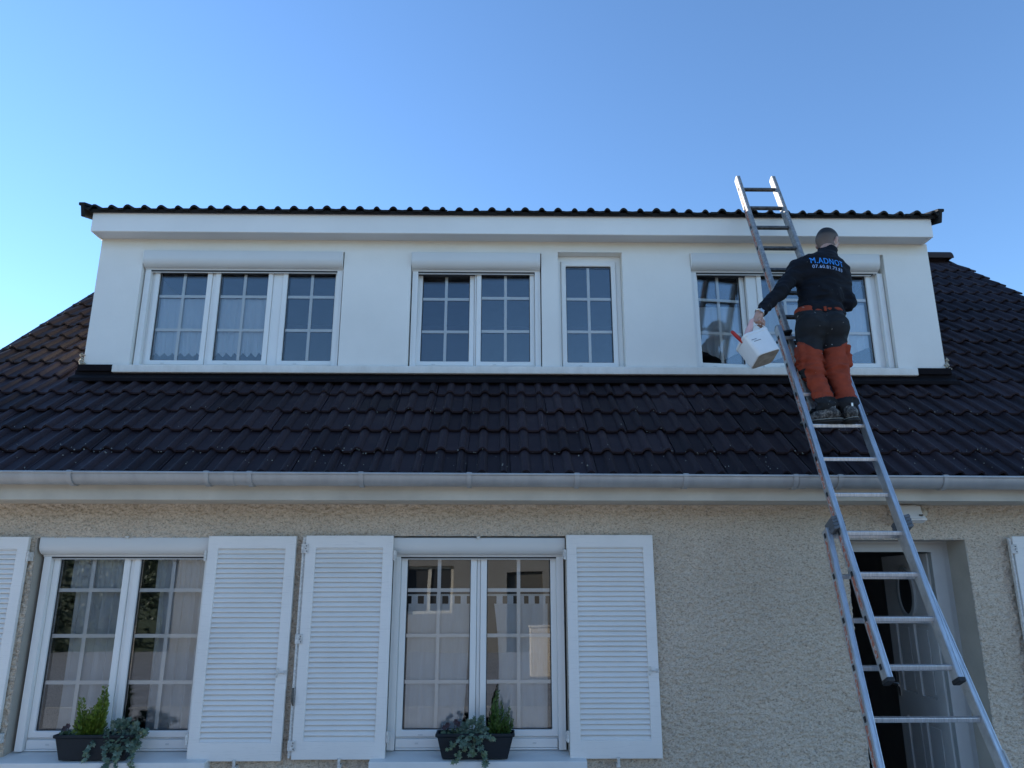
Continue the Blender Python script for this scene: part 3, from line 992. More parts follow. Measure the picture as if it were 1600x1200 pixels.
# --- floodlight with sensor under the eaves
fl_ = empty('floodlight', (2.93, 0, 2.30))
tag(fl_, 'small white wall floodlight with motion sensor above the front door', 'lamp')
fl_mats = M['pvc']
def loc(o, x=2.93, y=0, z=2.30):
    for v_ in o.data.vertices: v_.co -= Vector((x, y, z))
    return o
X_ = Matrix.Translation((2.922, -.095, 2.292)) @ Matrix.Rotation(R(-16), 4, 'X') @ Matrix.Scale(1.15, 4)
q = MB(X_); q.add([(-.085, -.035, -.055), (.085, -.035, -.055), (.085, .03, -.055), (-.085, .03, -.055), (-.075, -.02, .05), (.045, -.02, .05), (.045, .03, .05), (-.075, .03, .05)], BOXF)
loc(q.build('lamp_housing', M['pvc'], fl_, bevel=.006))
q = MB(X_); q.box(-.07, .055, -.045, -.037, -.05, .030); loc(q.build('lamp_glass', M['box'], fl_, bevel=.003))
q = MB(); q.box(2.90, 2.95, -.07, -.008, 2.29, 2.34); q.box(2.955, 3.065, -.03, -.008, 2.262, 2.345); loc(q.build('mounting_plate', M['cornice'], fl_, bevel=.004))
q = MB()
q.tube([(3.034, -.03, 2.302), (3.034, -.06, 2.298), (3.034, -.085, 2.291), (3.034, -.095, 2.287)], [.033, .034, .026, .008], 16)
loc(q.build('motion_sensor', M['cornice'], fl_, smooth=60))
q = MB(X_); q.tube([(.03, -.048, -.03), (.045, -.052, -.034), (.05, -.05, -.03)], .006, 6); loc(q.build('lamp_clip', M['rust'], fl_))

# ------------------------------------------------------------------ curtains
def curtain(name, label, x0, x1, ztop, zbot, y, mat, folds=7, amp=0.012, hem=None, group=None, tabs=0, sweep=None, gather=0.0, ph=0.0):
    nx_, nz_ = max(24, folds * 8), 26
    vs, fs = [], []
    for j in range(nz_ + 1):
        t = j / nz_
        for i in range(nx_ + 1):
            u = i / nx_
            zb = zbot + (hem(u) if hem else 0.0)
            z = ztop + (zb - ztop) * t
            xa, xb = x0, x1
            if sweep:
                xa, xb = xa + sweep[0](t), xb + sweep[1](t)
            x = xa + (xb - xa) * (u + gather * math.sin(2 * math.pi * folds * u) / (2 * math.pi * folds))
            yy = y + amp * (0.4 + 0.6 * t) * (math.sin(2 * math.pi * folds * u + ph + 0.5 * math.sin(3 * t)) + 0.35 * math.sin(2 * math.pi * folds * 2.3 * u + ph * 2))
            vs.append((x, yy, z))
    w_ = nx_ + 1
    for j in range(nz_):
        for i in range(nx_):
            fs.append((j * w_ + i, (j + 1) * w_ + i, (j + 1) * w_ + i + 1, j * w_ + i + 1))
    q = MB(); q.add(vs, fs)
    for k in range(tabs):
        xc = x0 + (x1 - x0) * (k + .5) / tabs
        q.box(xc - .022, xc + .022, y - .004, y + .004, ztop - .005, ztop + .062)
    o = q.build(name, mat, None)
    shade(o, 50)
    return tag(o, label, 'curtain', group)
zig = lambda n: (lambda u: -0.035 * abs(((u * n) % 1.0) * 2 - 1))
curtain('cafe_curtain', 'white zigzag-hem cafe curtain in the leftmost dormer sash', -3.14, -2.70, 4.335, 3.815, 1.030, M['sheer'], 6, .010, zig(6.0), 'dormer curtains')
curtain('cafe_curtain', 'white zigzag-hem cafe curtain in the second dormer sash from the left', -2.58, -2.14, 4.335, 3.815, 1.030, M['sheer'], 6, .010, zig(6.0), 'dormer curtains', ph=1.3)
def band(name, label, x0, x1, z0, z1, y):
    pass
curtain('voile_curtain', 'white voile with slanting hem in the dormer sash left of the ladder', 1.84, 2.25, 4.31, 3.86, 1.105, M['sheer'], 5, .010, lambda u: -0.10 * (1 - abs(2 * u - 1)) + .03, 'dormer curtains')
curtain('voile_curtain', 'white voile in the dormer sash behind the ladder', 2.41, 2.84, 4.31, 3.90, 1.030, M['sheer'], 5, .010, lambda u: -0.16 * (1 - u), 'dormer curtains', ph=.6)
curtain('voile_curtain', 'white voile with slanting hem in the dormer sash right of the worker', 2.95, 3.38, 4.31, 3.90, 1.030, M['sheer'], 5, .010, lambda u: -0.17 * (1 - u), 'dormer curtains', ph=2.0)
YC = 0.152
gl_ = 'ground floor curtains'
curtain('lace_valance', 'short lace valance at the top of the leftmost ground floor sash', -3.075, -2.665, 2.03, 1.765, YC, M['lace'], 8, .008, lambda u: -.012 * abs(math.sin(u * 22)), gl_)
curtain('lace_valance', 'short lace valance in the ground floor sash beside the overlapping shutter', -2.475, -2.10, 2.03, 1.765, YC, M['lace'], 8, .008, lambda u: -.012 * abs(math.sin(u * 22)), gl_, ph=1.0)
for (a, b_, lab, ph) in ((-3.055, -2.66, 'long sheer curtain in the leftmost ground floor sash above the planter', 0.0), (-2.46, -2.08, 'long sheer curtain in the ground floor sash beside the overlapping shutter', 1.4)):
    curtain('sheer_curtain', lab, a, b_, 1.79, 0.80, YC + .045, M['sheer'], 5, .030, None, gl_, gather=.8, ph=ph)
curtain('tab_top_curtain', 'pale tab-top curtain in the left sash of the middle ground floor window', -0.655, -0.215, 1.668, 0.80, YC, M['linen'], 3, .010, None, gl_, tabs=5, sweep=(lambda t: .0, lambda t: -.045 * t * t))
curtain('tab_top_curtain', 'pale tab-top curtain in the right sash of the middle ground floor window', -0.040, 0.345, 1.668, 0.80, YC, M['linen'], 3, .010, None, gl_, tabs=5, sweep=(lambda t: .035 * math.sin(3.1 * t), lambda t: -.01 * t), ph=1.1)
for (a, b_, lab) in ((-0.70, -0.20, 'left'), (-0.10, 0.40, 'right')):
    q = MB(); q.tube([(a, YC, 1.728), (b_, YC, 1.728)], .007, 8)
    tag(q.build('curtain_rod', M['pvc']), 'thin white curtain rod in the %s sash of the middle ground floor window' % lab, 'curtain rod', 'curtain rods')

# ------------------------------------------------------------------ planters and plants
M['planter'] = simple('anthracite_plastic', (0.010, 0.016, 0.022), 0.5, var=0.15, nscale=12, bmp=0.06, bscale=120, spec=0.25)
M['soil'] = simple('potting_soil', (0.03, 0.022, 0.016), 0.95, var=0.5, nscale=60, bmp=0.7, bscale=90)
def leaf_mat(name, a, b_, c):
    m, nt, bs = nodes_of(name)
    n_ = noise(nt, wpos(nt), 38, 3, 0.6)
    nt.links.new(ramp(nt, n_, [(0.3, a), (0.52, b_), (0.72, c)]), bs.inputs['Base Color'])
    bs.inputs['Roughness'].default_value = 0.5
    bs.inputs['Subsurface Weight'].default_value = 0.0
    return m
M['ivy'] = leaf_mat('ivy_leaf', (0.045, 0.085, 0.055), (0.09, 0.145, 0.10), (0.20, 0.25, 0.19))
M['ivy_y'] = leaf_mat('young_ivy_leaf', (0.07, 0.12, 0.05), (0.14, 0.19, 0.10), (0.28, 0.31, 0.20))
M['conifer'] = leaf_mat('golden_conifer', (0.07, 0.12, 0.012), (0.13, 0.19, 0.02), (0.21, 0.27, 0.04))
M['heath'] = leaf_mat('heath_green', (0.03, 0.07, 0.012), (0.06, 0.12, 0.02), (0.09, 0.17, 0.035))
M['pansy_leaf'] = leaf_mat('pansy_leaf', (0.03, 0.06, 0.03), (0.05, 0.09, 0.045), (0.08, 0.12, 0.06))
M['pansy'] = leaf_mat('dark_pansy_petal', (0.012, 0.006, 0.012), (0.03, 0.01, 0.02), (0.05, 0.015, 0.03))
M['stem'] = simple('woody_stem', (0.05, 0.045, 0.025), 0.8)

def planter(cx, label):
    p0 = empty('planter', (cx, -0.052, 0.702))
    tag(p0, label, 'planter', 'window box planters')
    L1, W1, L0, W0, H = 0.260, 0.076, 0.213, 0.056, 0.155
    q = MB()
    def ringv(l, w_, z): return [(-l, -w_, z), (l, -w_, z), (l, w_, z), (-l, w_, z)]
    vs = ringv(L0, W0, 0) + ringv(L1 - .012, W1 - .010, H - .022) + ringv(L1, W1, H - .020) + ringv(L1, W1, H) + ringv(L1 - .012, W1 - .012, H) + ringv(L0 - .004, W0 - .004, .01)
    fs = [(3, 2, 1, 0)]
    for r_ in range(5):
        for i in range(4):
            j = (i + 1) % 4
            fs.append((r_ * 4 + i, r_ * 4 + j, r_ * 4 + 4 + j, r_ * 4 + 4 + i))
    fs.append((20, 21, 22, 23))
    q.add(vs, fs)
    q.build('planter_box', M['planter'], p0, bevel=.005, seg=3)
    q = MB()
    n_ = 14
    vs, fs = [], []
    for i in range(n_ + 1):
        for j in range(5):
            vs.append(((i / n_ * 2 - 1) * (L1 - .03), (j / 4 * 2 - 1) * (W1 - .025), H - .028 + random.uniform(-.006, .006)))
    for i in range(n_):
        for j in range(4):
            fs.append((i * 5 + j, i * 5 + j + 5, i * 5 + j + 6, i * 5 + j + 1))
    q.add(vs, fs)
    q.build('soil', M['soil'], p0, smooth=True)
    return p0
P1X, P2X = -2.635, -0.158
planter(P1X, 'dark plastic planter with golden conifer on the left window sill')
planter(P2X, 'dark plastic planter with trailing ivy on the middle window sill')

IVY = [(0, 0), (.22, -.10), (.50, -.02), (.36, .28), (.55, .62), (.20, .58), (0, 1.0), (-.20, .58), (-.55, .62), (-.36, .28), (-.50, -.02), (-.22, -.10)]
def add_leaf(q, pos, direc, nrm, size, shape, mi=0, cup=.12):
    d = direc.normalized()
    nn = (nrm - d * nrm.dot(d))
    if nn.length < 1e-4: nn = d.orthogonal()
    nn.normalize()
    sd = d.cross(nn)
    vs = [tuple(pos + (sd * x + d * y - nn * cup * (x * x * 2.0 + (y - .4) ** 2)) * size) for x, y in shape]
    cen = tuple(pos + d * size * .35 + nn * size * .02)
    n_ = len(vs)
    q.add(vs + [cen], [(i, (i + 1) % n_, n_) for i in range(n_)], mi)

def ivy_plant(cx, label, trails, crown, seed, z0=0.845):
    rd = random.Random(seed)
    root = empty('ivy_plant', (cx, -0.055, z0 - .02))
    tag(root, label, 'plant', 'ivy in the planters')
    base = Vector((cx, -.055, z0 - .02))
    qs, ql = MB(), MB()
    for pts in trails:
        pts = [Vector(p_) for p_ in pts]
        fine = []
        for i in range(len(pts) - 1):
            for k in range(6):
                fine.append(pts[i].lerp(pts[i + 1], k / 6) + Vector([rd.gauss(0, .003) for _ in range(3)]))
        fine.append(pts[-1])
        qs.tube([p_ - base for p_ in fine], .0018, 5)
        for i, p_ in enumerate(fine):
            for rep in range(2):
                d = Vector((rd.uniform(-1, 1), rd.uniform(-1, .1), rd.uniform(-1.0, .25)))
                nr = Vector((rd.uniform(-.4, .4), -1, rd.uniform(.1, .9)))
                young = i > len(fine) * .55 and rd.random() < .5
                add_leaf(ql, p_ - base + d.normalized() * .006, d, nr, rd.uniform(.020, .036), IVY, 1 if young else 0)
    (cx_, cy_, cz_, rx, ry, rz, n_) = crown
    for k in range(n_):
        d0 = Vector((rd.gauss(0, 1), rd.gauss(0, 1), rd.gauss(0, 1))).normalized()
        rr = rd.uniform(.55, 1.0)
        p_ = Vector((cx_ + d0.x * rx * rr, cy_ + d0.y * ry * rr, cz_ + d0.z * rz * rr))
        d = (d0 + Vector((rd.uniform(-.6, .6), rd.uniform(-.6, .2), rd.uniform(-.8, .3)))).normalized()
        nr = Vector((d0.x * .6 + rd.uniform(-.3, .3), d0.y * .6 - .7, .7))
        add_leaf(ql, p_ - base, d, nr, rd.uniform(.020, .038), IVY, 1 if rd.random() < .12 else 0)
    qs.build('stem', M['stem'], root)
    ql.build('foliage', [M['ivy'], M['ivy_y']], root)
y_f = -0.135
ivy_plant(P1X + .15, 'bushy grey-green ivy spilling over the right end of the left planter',
          [[(P1X + .18, -.06, .87), (P1X + .28, -.10, .90), (P1X + .34, -.10, .87)],
           [(P1X + .10, -.06, .87), (P1X + .08, y_f, .80), (P1X + .12, y_f - .005, .70), (P1X + .10, y_f - .01, .66)],
           [(P1X + .20, -.06, .87), (P1X + .25, y_f, .82), (P1X + .27, y_f, .72), (P1X + .275, y_f, .64)],
           [(P1X + .05, -.06, .87), (P1X - .01, y_f, .80), (P1X - .03, y_f - .005, .72)],
           [(P1X + .15, -.06, .87), (P1X + .17, y_f, .78), (P1X + .19, y_f - .01, .66)]],
          (P1X + .165, -.085, .835, .135, .065, .11, 260), 3)
ivy_plant(P2X - .02, 'grey-green ivy hanging down the front middle of the right planter',
          [[(P2X - .03, -.06, .87), (P2X - .06, y_f, .83), (P2X - .09, y_f - .005, .76), (P2X - .13, y_f - .01, .70)],
           [(P2X, -.06, .87), (P2X + .02, y_f, .82), (P2X + .06, y_f - .008, .74), (P2X + .07, y_f - .01, .685)],
           [(P2X - .05, -.06, .87), (P2X - .12, y_f, .83), (P2X - .17, y_f - .005, .775)],
           [(P2X + .04, -.06, .87), (P2X + .08, y_f + .01, .86), (P2X + .12, y_f, .83)],
           [(P2X - .01, -.06, .87), (P2X - .02, y_f, .79), (P2X - .02, y_f - .01, .735)],
           [(P2X + .01, -.06, .87), (P2X + .03, -.07, .93), (P2X + .045, -.08, .965)]],
          (P2X - .015, -.09, .865, .09, .06, .075, 150), 5)

def upright(cx, label, name, spires, mat, seed, z0=.845, leafsize=.016, spread=.014, grp=None):
    rd = random.Random(seed)
    root = empty(name, (cx, -.045, z0 - .02))
    tag(root, label, 'plant', grp)
    base = Vector((cx, -.045, z0 - .02))
    qs, ql = MB(), MB()
    SH = [(0, 0), (.24, .3), (.17, .75), (0, 1), (-.17, .75), (-.24, .3)]
    for (tx, ty, tz, wob, fat) in spires:
        a = Vector((cx + tx * .25, -.045, z0 - .02)); b_ = Vector((cx + tx, -.045 + ty, z0 + tz))
        pts = []
        for k in range(9):
            t = k / 8
            pts.append(a.lerp(b_, t) + Vector((math.sin(t * 3.1) * wob, 0, 0)))
        qs.tube([p_ - base for p_ in pts], [.003 * (1 - t / 10) for t in range(9)], 5)
        L_ = (b_ - a).length
        n_ = int(L_ / .0013)
        for k in range(n_):
            t = k / n_
            i = min(7, int(t * 8)); f_ = t * 8 - i
            p_ = pts[i].lerp(pts[i + 1], f_)
            up = (pts[i + 1] - pts[i]).normalized()
            ang = rd.uniform(0, 2 * math.pi)
            rad = Vector((math.cos(ang), math.sin(ang), 0))
            d = (up * rd.uniform(.7, 1.4) + rad).normalized()
            w_ = fat * (1.15 - t * .8)
            add_leaf(ql, p_ - base + rad * rd.uniform(0, spread) * w_, d, rad.cross(up) + rad * .3 + up * .3, leafsize * rd.uniform(.7, 1.5) * w_, SH, 0, .3)
    qs.build('stem', M['stem'], root)
    ql.build('foliage', mat, root)
upright(P1X - .06, 'yellow-green feathery conifer upright in the left planter', 'dwarf_conifer',
        [(-.09, 0, .225, -.01, 1.2), (-.06, .01, .14, .0, 1.3), (-.02, 0, .16, .0, 1.3), (.0, -.01, .12, .0, 1.5), (.035, 0, .22, .006, 1.3), (.058, 0, .295, .012, 1.4), (.07, .01, .245, .01, 1.2), (.02, .02, .18, 0, 1.4), (.07, -.01, .14, .0, 1.3), (-.05, -.02, .09, 0, 1.5), (.04, -.02, .10, 0, 1.5), (-.09, -.01, .08, -.01, 1.4)],
        M['conifer'], 8, leafsize=.027, spread=.026, grp='upright plants in the planters')
upright(P2X + .15, 'dark green heath with tall spiky stems in the right planter', 'heath_plant',
        [(-.03, 0, .19, -.012, 1.0), (.0, 0, .265, -.02, 1.2), (.02, .01, .20, .01, .9), (.075, 0, .165, .012, .8), (.05, -.01, .13, .01, .9), (.095, 0, .09, .02, .9), (-.05, 0, .10, -.012, 1.0), (-.02, -.02, .07, 0, 1.3), (.03, -.02, .06, 0, 1.3), (.06, -.02, .05, 0.01, 1.2), (-.06, -.02, .045, 0, 1.2)],
        M['heath'], 9, leafsize=.025, spread=.014, grp='upright plants in the planters')

def pansy(cx, label, seed):
    rd = random.Random(seed)
    z0 = .845
    root = empty('pansy_plant', (cx, -.05, z0 - .02))
    tag(root, label, 'plant', 'pansies in the planters')
    base = Vector((cx, -.05, z0 - .02))
    qs, ql, qf = MB(), MB(), MB()
    RND = [(0, 0), (.3, .15), (.42, .5), (.25, .85), (0, 1), (-.25, .85), (-.42, .5), (-.3, .15)]
    for k in range(46):
        p_ = Vector((cx + rd.uniform(-.06, .08), -.055 + rd.uniform(-.05, .05), z0 - .01 + rd.uniform(0, .025)))
        add_leaf(ql, p_ - base, Vector((rd.uniform(-1, 1), rd.uniform(-1, .6), rd.uniform(.2, 1))), Vector((rd.uniform(-.5, .5), -.6, 1)), rd.uniform(.018, .032), RND)
    for (dx, dz) in ((-.01, .055), (.045, .075), (.06, .06), (-.03, .04)):
        top = Vector((cx + dx, -.06, z0 + dz))
        qs.tube([Vector((cx + dx * .5, -.05, z0 - .01)) - base, top - base], .0016, 5)
        for k in range(6):
            a = k * math.pi / 3
            add_leaf(qf, top - base, Vector((math.cos(a), -.25, math.sin(a))), Vector((0, -1, .3)), .019, RND)
    qs.build('stem', M['stem'], root); ql.build('leaves', M['pansy_leaf'], root); qf.build('petals', M['pansy'], root)
pansy(P1X - .195, 'small dark pansy at the left end of the left planter', 21)
pansy(P2X - .175, 'small dark pansy at the left end of the right planter', 22)

# ------------------------------------------------------------------ extension ladder
LB = R(66.18)
LD = Vector((0, math.cos(LB), math.sin(LB)))
LN = Vector((0, -math.sin(LB), math.cos(LB)))
LP0 = Vector((0, -1.165, 1.115))
SPC = 0.27216
def lp(x, s, n=0.0):
    return Vector((x, 0, 0)) + LP0 + LD * s + LN * n
ladder = empty('extension_ladder', tuple(lp(2.29, -1.218)))
tag(ladder, 'three-section aluminium extension ladder leaning on the dormer eaves', 'ladder')
LBASE = lp(2.29, -1.218)
def lbuild(q, name, mat, parent, **k):
    o = q.build(name, mat, parent, **k)
    for v_ in o.data.vertices: v_.co -= LBASE
    return o
def section(label, s0, s1, xl0, xr0, xl1, xr1, n, rungs, mat_r, mat_g, top_round=False, sticker=True, caps=True, hgt=0.070, rung_kind='flat'):
    """xl/xr outer faces at the foot (0) and head (1)"""
    W_ = 0.034
    fx = lambda s, a, b_: a + (b_ - a) * (s - s0) / (s1 - s0)
    q = MB()
    L = None
    for side in (0, 1):
        a = (lambda s: fx(s, xl0, xl1) + W_ / 2) if side == 0 else (lambda s: fx(s, xr0, xr1) - W_ / 2)
        q.bar(lp(a(s0), s0, n), lp(a(s1) , s1, n), W_, hgt, up=LN)
        if side == 0:
            pass
        # raised lips along the front edge of the profile
        q.bar(lp(a(s0) - .0105, s0 + .004, n + hgt / 2 + .0015), lp(a(s1) - .0105, s1 - .004, n + hgt / 2 + .0015), .006, .003, up=LN)
        q.bar(lp(a(s0) + .0105, s0 + .004, n + hgt / 2 + .0015), lp(a(s1) + .0105, s1 - .004, n + hgt / 2 + .0015), .006, .003, up=LN)
    sec = lbuild(q, 'ladder_section', mat_r, ladder, bevel=.003)
    sec['label'] = label
    for side in (0, 1):
        if not sticker: break
        x_ = (lambda s: fx(s, xl0, xl1) - .0006) if side == 0 else (lambda s: fx(s, xr0, xr1) - W_ - .0006)
        if side == 1: continue
        for k in rungs:
            a0 = k * SPC + .030; a1 = (k + 1) * SPC - .030
            if a0 < s0 + .02: a0 = s0 + .02
            if a1 > s1 - .04: a1 = s1 - .04
            if a1 - a0 < .03: continue
            q = MB(); q.bar(lp(x_(a0), a0, n - .004), lp(x_(a1), a1, n - .004), .0016, hgt * .42, up=LN)
            lbuild(q, 'warning_sticker', M['sticker'], sec)
    for k in rungs:
        s = k * SPC - (0.020 if n > 0 else 0.0)
        if not s0 + .02 < s < s1 - .02: continue
        xa, xb = fx(s, xl0, xl1) + W_ - .002, fx(s, xr0, xr1) - W_ + .002
        q = MB()
        if rung_kind == 'flat':
            q.bar(lp(xa, s, n), lp(xb, s, n), .028, .026, up=Vector((0, -.25, 1)))
        else:
            q.bar(lp(xa, s, n), lp(xb, s, n), .026, .030, up=LN)
        lbuild(q, 'rung', mat_g, sec, bevel=.004)
        q = MB()
        xo = fx(s, xl0, xl1)
        q.bar(lp(xo - .0022, s - .015, n), lp(xo - .0022, s + .015, n), .003, .022, up=LN)
        lbuild(q, 'rung_plug', M['black'], sec)
    if caps:
        for x_ in (xl0 + W_ / 2, xr0 - W_ / 2):
            q = MB(); q.bar(lp(x_, s0 - .022, n), lp(x_, s0 + .004, n), W_ + .007, hgt + .009, up=LN)
            lbuild(q, 'foot_cap', M['black'], sec, bevel=.006)
    if top_round:
        for x_ in (xl1 + W_ / 2, xr1 - W_ / 2):
            q = MB()
            pr = [(-hgt / 2, 0)] + [(hgt / 2 * math.sin(t), .012 * math.cos(t)) for t in (-1.2, -.7, -.2, .3, .8, 1.2)] + [(hgt / 2, 0)]
            vs = []
            for dx in (-W_ / 2, W_ / 2):
                vs += [tuple(lp(x_ + dx, s1 + b_, n + a)) for a, b_ in pr]
            m_ = len(pr)
            q.add(vs, [tuple(range(m_)), tuple(range(2 * m_ - 1, m_ - 1, -1))] + [(i, i + m_, (i + 1) % m_ + m_, (i + 1) % m_) for i in range(m_)])
            lbuild(q, 'end_cap', M['alu_old'] if x_ else M['alu_old'], sec)
            q = MB(); q.bar(lp(x_, s1 + .010, n - .004), lp(x_, s1 + .020, n - .004), W_ * .9, .022, up=LN)
            lbuild(q, 'end_plug', M['black'], sec)
    return sec
secA = section('paint-splashed top section of the ladder', 2.06, 4.79, 2.198, 2.562, 2.198, 2.562, -.039, range(7, 18), M['alu_old'], M['rung_dirty'], top_round=True, rung_kind='round')
secB = section('middle section of the ladder with black feet', 0.185, 2.80, 2.100, 2.522, 2.100, 2.522, .039, range(1, 11), M['alu'], M['alu'], top_round=True)
secC = section('flared bottom section of the ladder', -1.19, 1.13, 1.880, 2.690, 2.048, 2.548, -.039, range(-4, 5), M['alu'], M['alu'])
# clamp brackets where the sections join
for (x_, s_, par) in ((2.095, 1.125, secB), (2.520, 1.125, secB)):
    q = MB()
    for k in range(4):
        q.bar(lp(x_ - .030, s_ - .035 + k * .022, .010), lp(x_ + .045, s_ - .012 + k * .022, .010), .020, .122, up=LN)
    lbuild(q, 'guide_bracket', M['plastic_grey'], par, bevel=.004)
for (x_, s_) in ((2.150, 2.74), (2.515, 2.74)):
    q = MB(); q.bar(lp(x_ - .03, s_, -.0), lp(x_ + .06, s_ + .02, -.0), .018, .13, up=LN)
    lbuild(q, 'hook_bracket', M['black'], secA, bevel=.004)
q = MB(); q.bar(lp(2.625, -.16, -.0045), lp(2.645, -.36, -.0045), .0008, .03, up=LN); lbuild(q, 'rating_plate', M['box'], secC)

# ------------------------------------------------------------------ implicit-surface figures
class SDF:
    def __init__(s, lo, hi, h):
        s.lo = np.array(lo, float); s.h = h
        s.n = np.ceil((np.array(hi) - s.lo) / h).astype(int) + 1
        s.F = np.full(s.n, 0.3, np.float32)
        s.ax = [s.lo[i] + h * np.arange(s.n[i]) for i in range(3)]
    def _blk(s, lo, hi, k):
        m_ = k + 0.03
        sl = []
        for i in range(3):
            a = max(0, int(math.floor((lo[i] - m_ - s.lo[i]) / s.h))); b_ = min(s.n[i], int(math.ceil((hi[i] + m_ - s.lo[i]) / s.h)) + 1)
            sl.append(slice(a, max(a, b_)))
        return tuple(sl), np.meshgrid(*[s.ax[i][sl[i]] for i in range(3)], indexing='ij')
    def _un(s, sl, d, k, op='add'):
        A = s.F[sl]
        if op == 'add':
            hh_ = np.clip(0.5 + 0.5 * (d - A) / k, 0, 1)
            s.F[sl] = d + (A - d) * hh_ * 1.0 - k * hh_ * (1 - hh_) if False else (A * (1 - hh_) + 0 * d) * 0 + (d * (1 - hh_) + A * hh_) * 0 + (np.where(True, d + (A - d) * (1 - hh_), 0) - k * hh_ * (1 - hh_))
        else:
            s.F[sl] = np.maximum(A, -d)
    def cap(s, a, b_, r1, r2, k=0.02, sq=(1, 1, 1)):
        a, b_ = np.array(a, float), np.array(b_, float)
        R_ = max(r1, r2)
        sl, (x, y, z) = s._blk(np.minimum(a, b_) - R_, np.maximum(a, b_) + R_, k)
        ab = b_ - a
        t = np.clip(((x - a[0]) * ab[0] + (y - a[1]) * ab[1] + (z - a[2]) * ab[2]) / max(1e-9, ab @ ab), 0, 1)
        d = np.sqrt(((x - a[0] - t * ab[0]) / sq[0]) ** 2 + ((y - a[1] - t * ab[1]) / sq[1]) ** 2 + ((z - a[2] - t * ab[2]) / sq[2]) ** 2) - (r1 + (r2 - r1) * t)
        s._smin(sl, d, k)
    def ell(s, c, r, rot=None, k=0.02):
        c, r = np.array(c, float), np.array(r, float)
        sl, (x, y, z) = s._blk(c - r.max(), c + r.max(), k)
        P_ = np.stack([x - c[0], y - c[1], z - c[2]], -1)
        if rot is not None:
            P_ = P_ @ np.array(rot.to_3x3())
        q = P_ / r
        k0 = np.sqrt((q ** 2).sum(-1)) + 1e-6
        k1 = np.sqrt((P_ ** 2 / r ** 4).sum(-1)) + 1e-6
        s._smin(sl, k0 * (k0 - 1) / k1, k)
    def rbox(s, c, half, rad, rot=None, k=0.01):
        c, half = np.array(c, float), np.array(half, float)
        sl, (x, y, z) = s._blk(c - np.linalg.norm(half), c + np.linalg.norm(half), k)
        P_ = np.stack([x - c[0], y - c[1], z - c[2]], -1)
        if rot is not None:
            P_ = P_ @ np.array(rot.to_3x3())
        q = np.abs(P_) - (half - rad)
        d = np.sqrt((np.maximum(q, 0) ** 2).sum(-1)) + np.minimum(q.max(-1), 0) - rad
        s._smin(sl, d, k)
    def _smin(s, sl, d, k):
        A = s.F[sl]
        hh_ = np.clip(0.5 + 0.5 * (A - d) / k, 0, 1)
        s.F[sl] = (A * (1 - hh_) + d * hh_ - k * hh_ * (1 - hh_)).astype(np.float32)
    def wrinkle(s, amp, seed, lx, lz, mask=None):
        rr_ = np.random.default_rng(seed).standard_normal(s.n)
        f = [np.fft.fftfreq(m_) for m_ in s.n]
        k_ = np.exp(-2 * math.pi ** 2 * ((f[0][:, None, None] * lx / s.h) ** 2 + (f[1][None, :, None] * lx / s.h) ** 2 + (f[2][None, None, :] * lz / s.h) ** 2))
        w_ = np.real(np.fft.ifftn(np.fft.fftn(rr_) * k_)); w_ /= w_.std()
        w_ = 1 - np.abs(w_) * 1.1
        if mask is not None: w_ = w_ * mask(*np.meshgrid(*s.ax, indexing='ij', sparse=True))
        s.F = s.F - (amp * w_).astype(np.float32)
    def cut(s, fn):
        g_ = np.meshgrid(*s.ax, indexing='ij', sparse=True)
        s.F = np.maximum(s.F, fn(*g_).astype(np.float32))
    def mesh(s, name):
        F = s.F
        ins = F < 0
        c = np.zeros(np.array(F.shape) - 1, np.int8)
        for dx in (0, 1):
            for dy in (0, 1):
                for dz in (0, 1):
                    c += ins[dx:dx + c.shape[0], dy:dy + c.shape[1], dz:dz + c.shape[2]]
        act = (c > 0) & (c < 8)
        idx = np.argwhere(act)
        num = np.full(act.shape, -1, np.int64); num[act] = np.arange(len(idx))
        acc = np.zeros((len(idx), 3)); cnt = np.zeros(len(idx))
        corners = [(dx, dy, dz) for dx in (0, 1) for dy in (0, 1) for dz in (0, 1)]
        for a in corners:
            for ax in range(3):
                if a[ax]: continue
                b_ = list(a); b_[ax] = 1
                fa = F[idx[:, 0] + a[0], idx[:, 1] + a[1], idx[:, 2] + a[2]]; fb_ = F[idx[:, 0] + b_[0], idx[:, 1] + b_[1], idx[:, 2] + b_[2]]
                cr = (fa < 0) != (fb_ < 0)
                t = np.where(cr, fa / np.where(cr, fa - fb_, 1), 0)
                p_ = idx + np.array(a); p_ = p_.astype(float); p_[:, ax] += t
                acc[cr] += p_[cr]; cnt[cr] += 1
        V = s.lo + (acc / cnt[:, None]) * s.h
        faces = []
        for ax in range(3):
            o1, o2 = [(1, 2), (2, 0), (0, 1)][ax]
            sa = [slice(None)] * 3; sb_ = [slice(None)] * 3
            sa[ax] = slice(0, -1); sb_[ax] = slice(1, None)
            ch = ins[tuple(sa)] != ins[tuple(sb_)]
            e = np.argwhere(ch)
            ok = (e[:, o1] > 0) & (e[:, o2] > 0) & (e[:, o1] < act.shape[o1]) & (e[:, o2] < act.shape[o2])
            e = e[ok]
            fl = ins[tuple(sa)][tuple(e.T)]
            def cell(d1, d2):
                q = e.copy(); q[:, o1] += d1; q[:, o2] += d2
                return num[tuple(q.T)]
            qd = np.stack([cell(-1, -1), cell(0, -1), cell(0, 0), cell(-1, 0)], -1)
            qd[~fl] = qd[~fl][:, ::-1]
            faces.append(qd)
        Q = np.concatenate(faces)
        me = bpy.data.meshes.new(name)
        me.vertices.add(len(V)); me.vertices.foreach_set('co', V.astype(np.float32).ravel())
        me.loops.add(Q.size); me.loops.foreach_set('vertex_index', Q.astype(np.int32).ravel())
        me.polygons.add(len(Q)); me.polygons.foreach_set('loop_start', np.arange(0, Q.size, 4, dtype=np.int32))
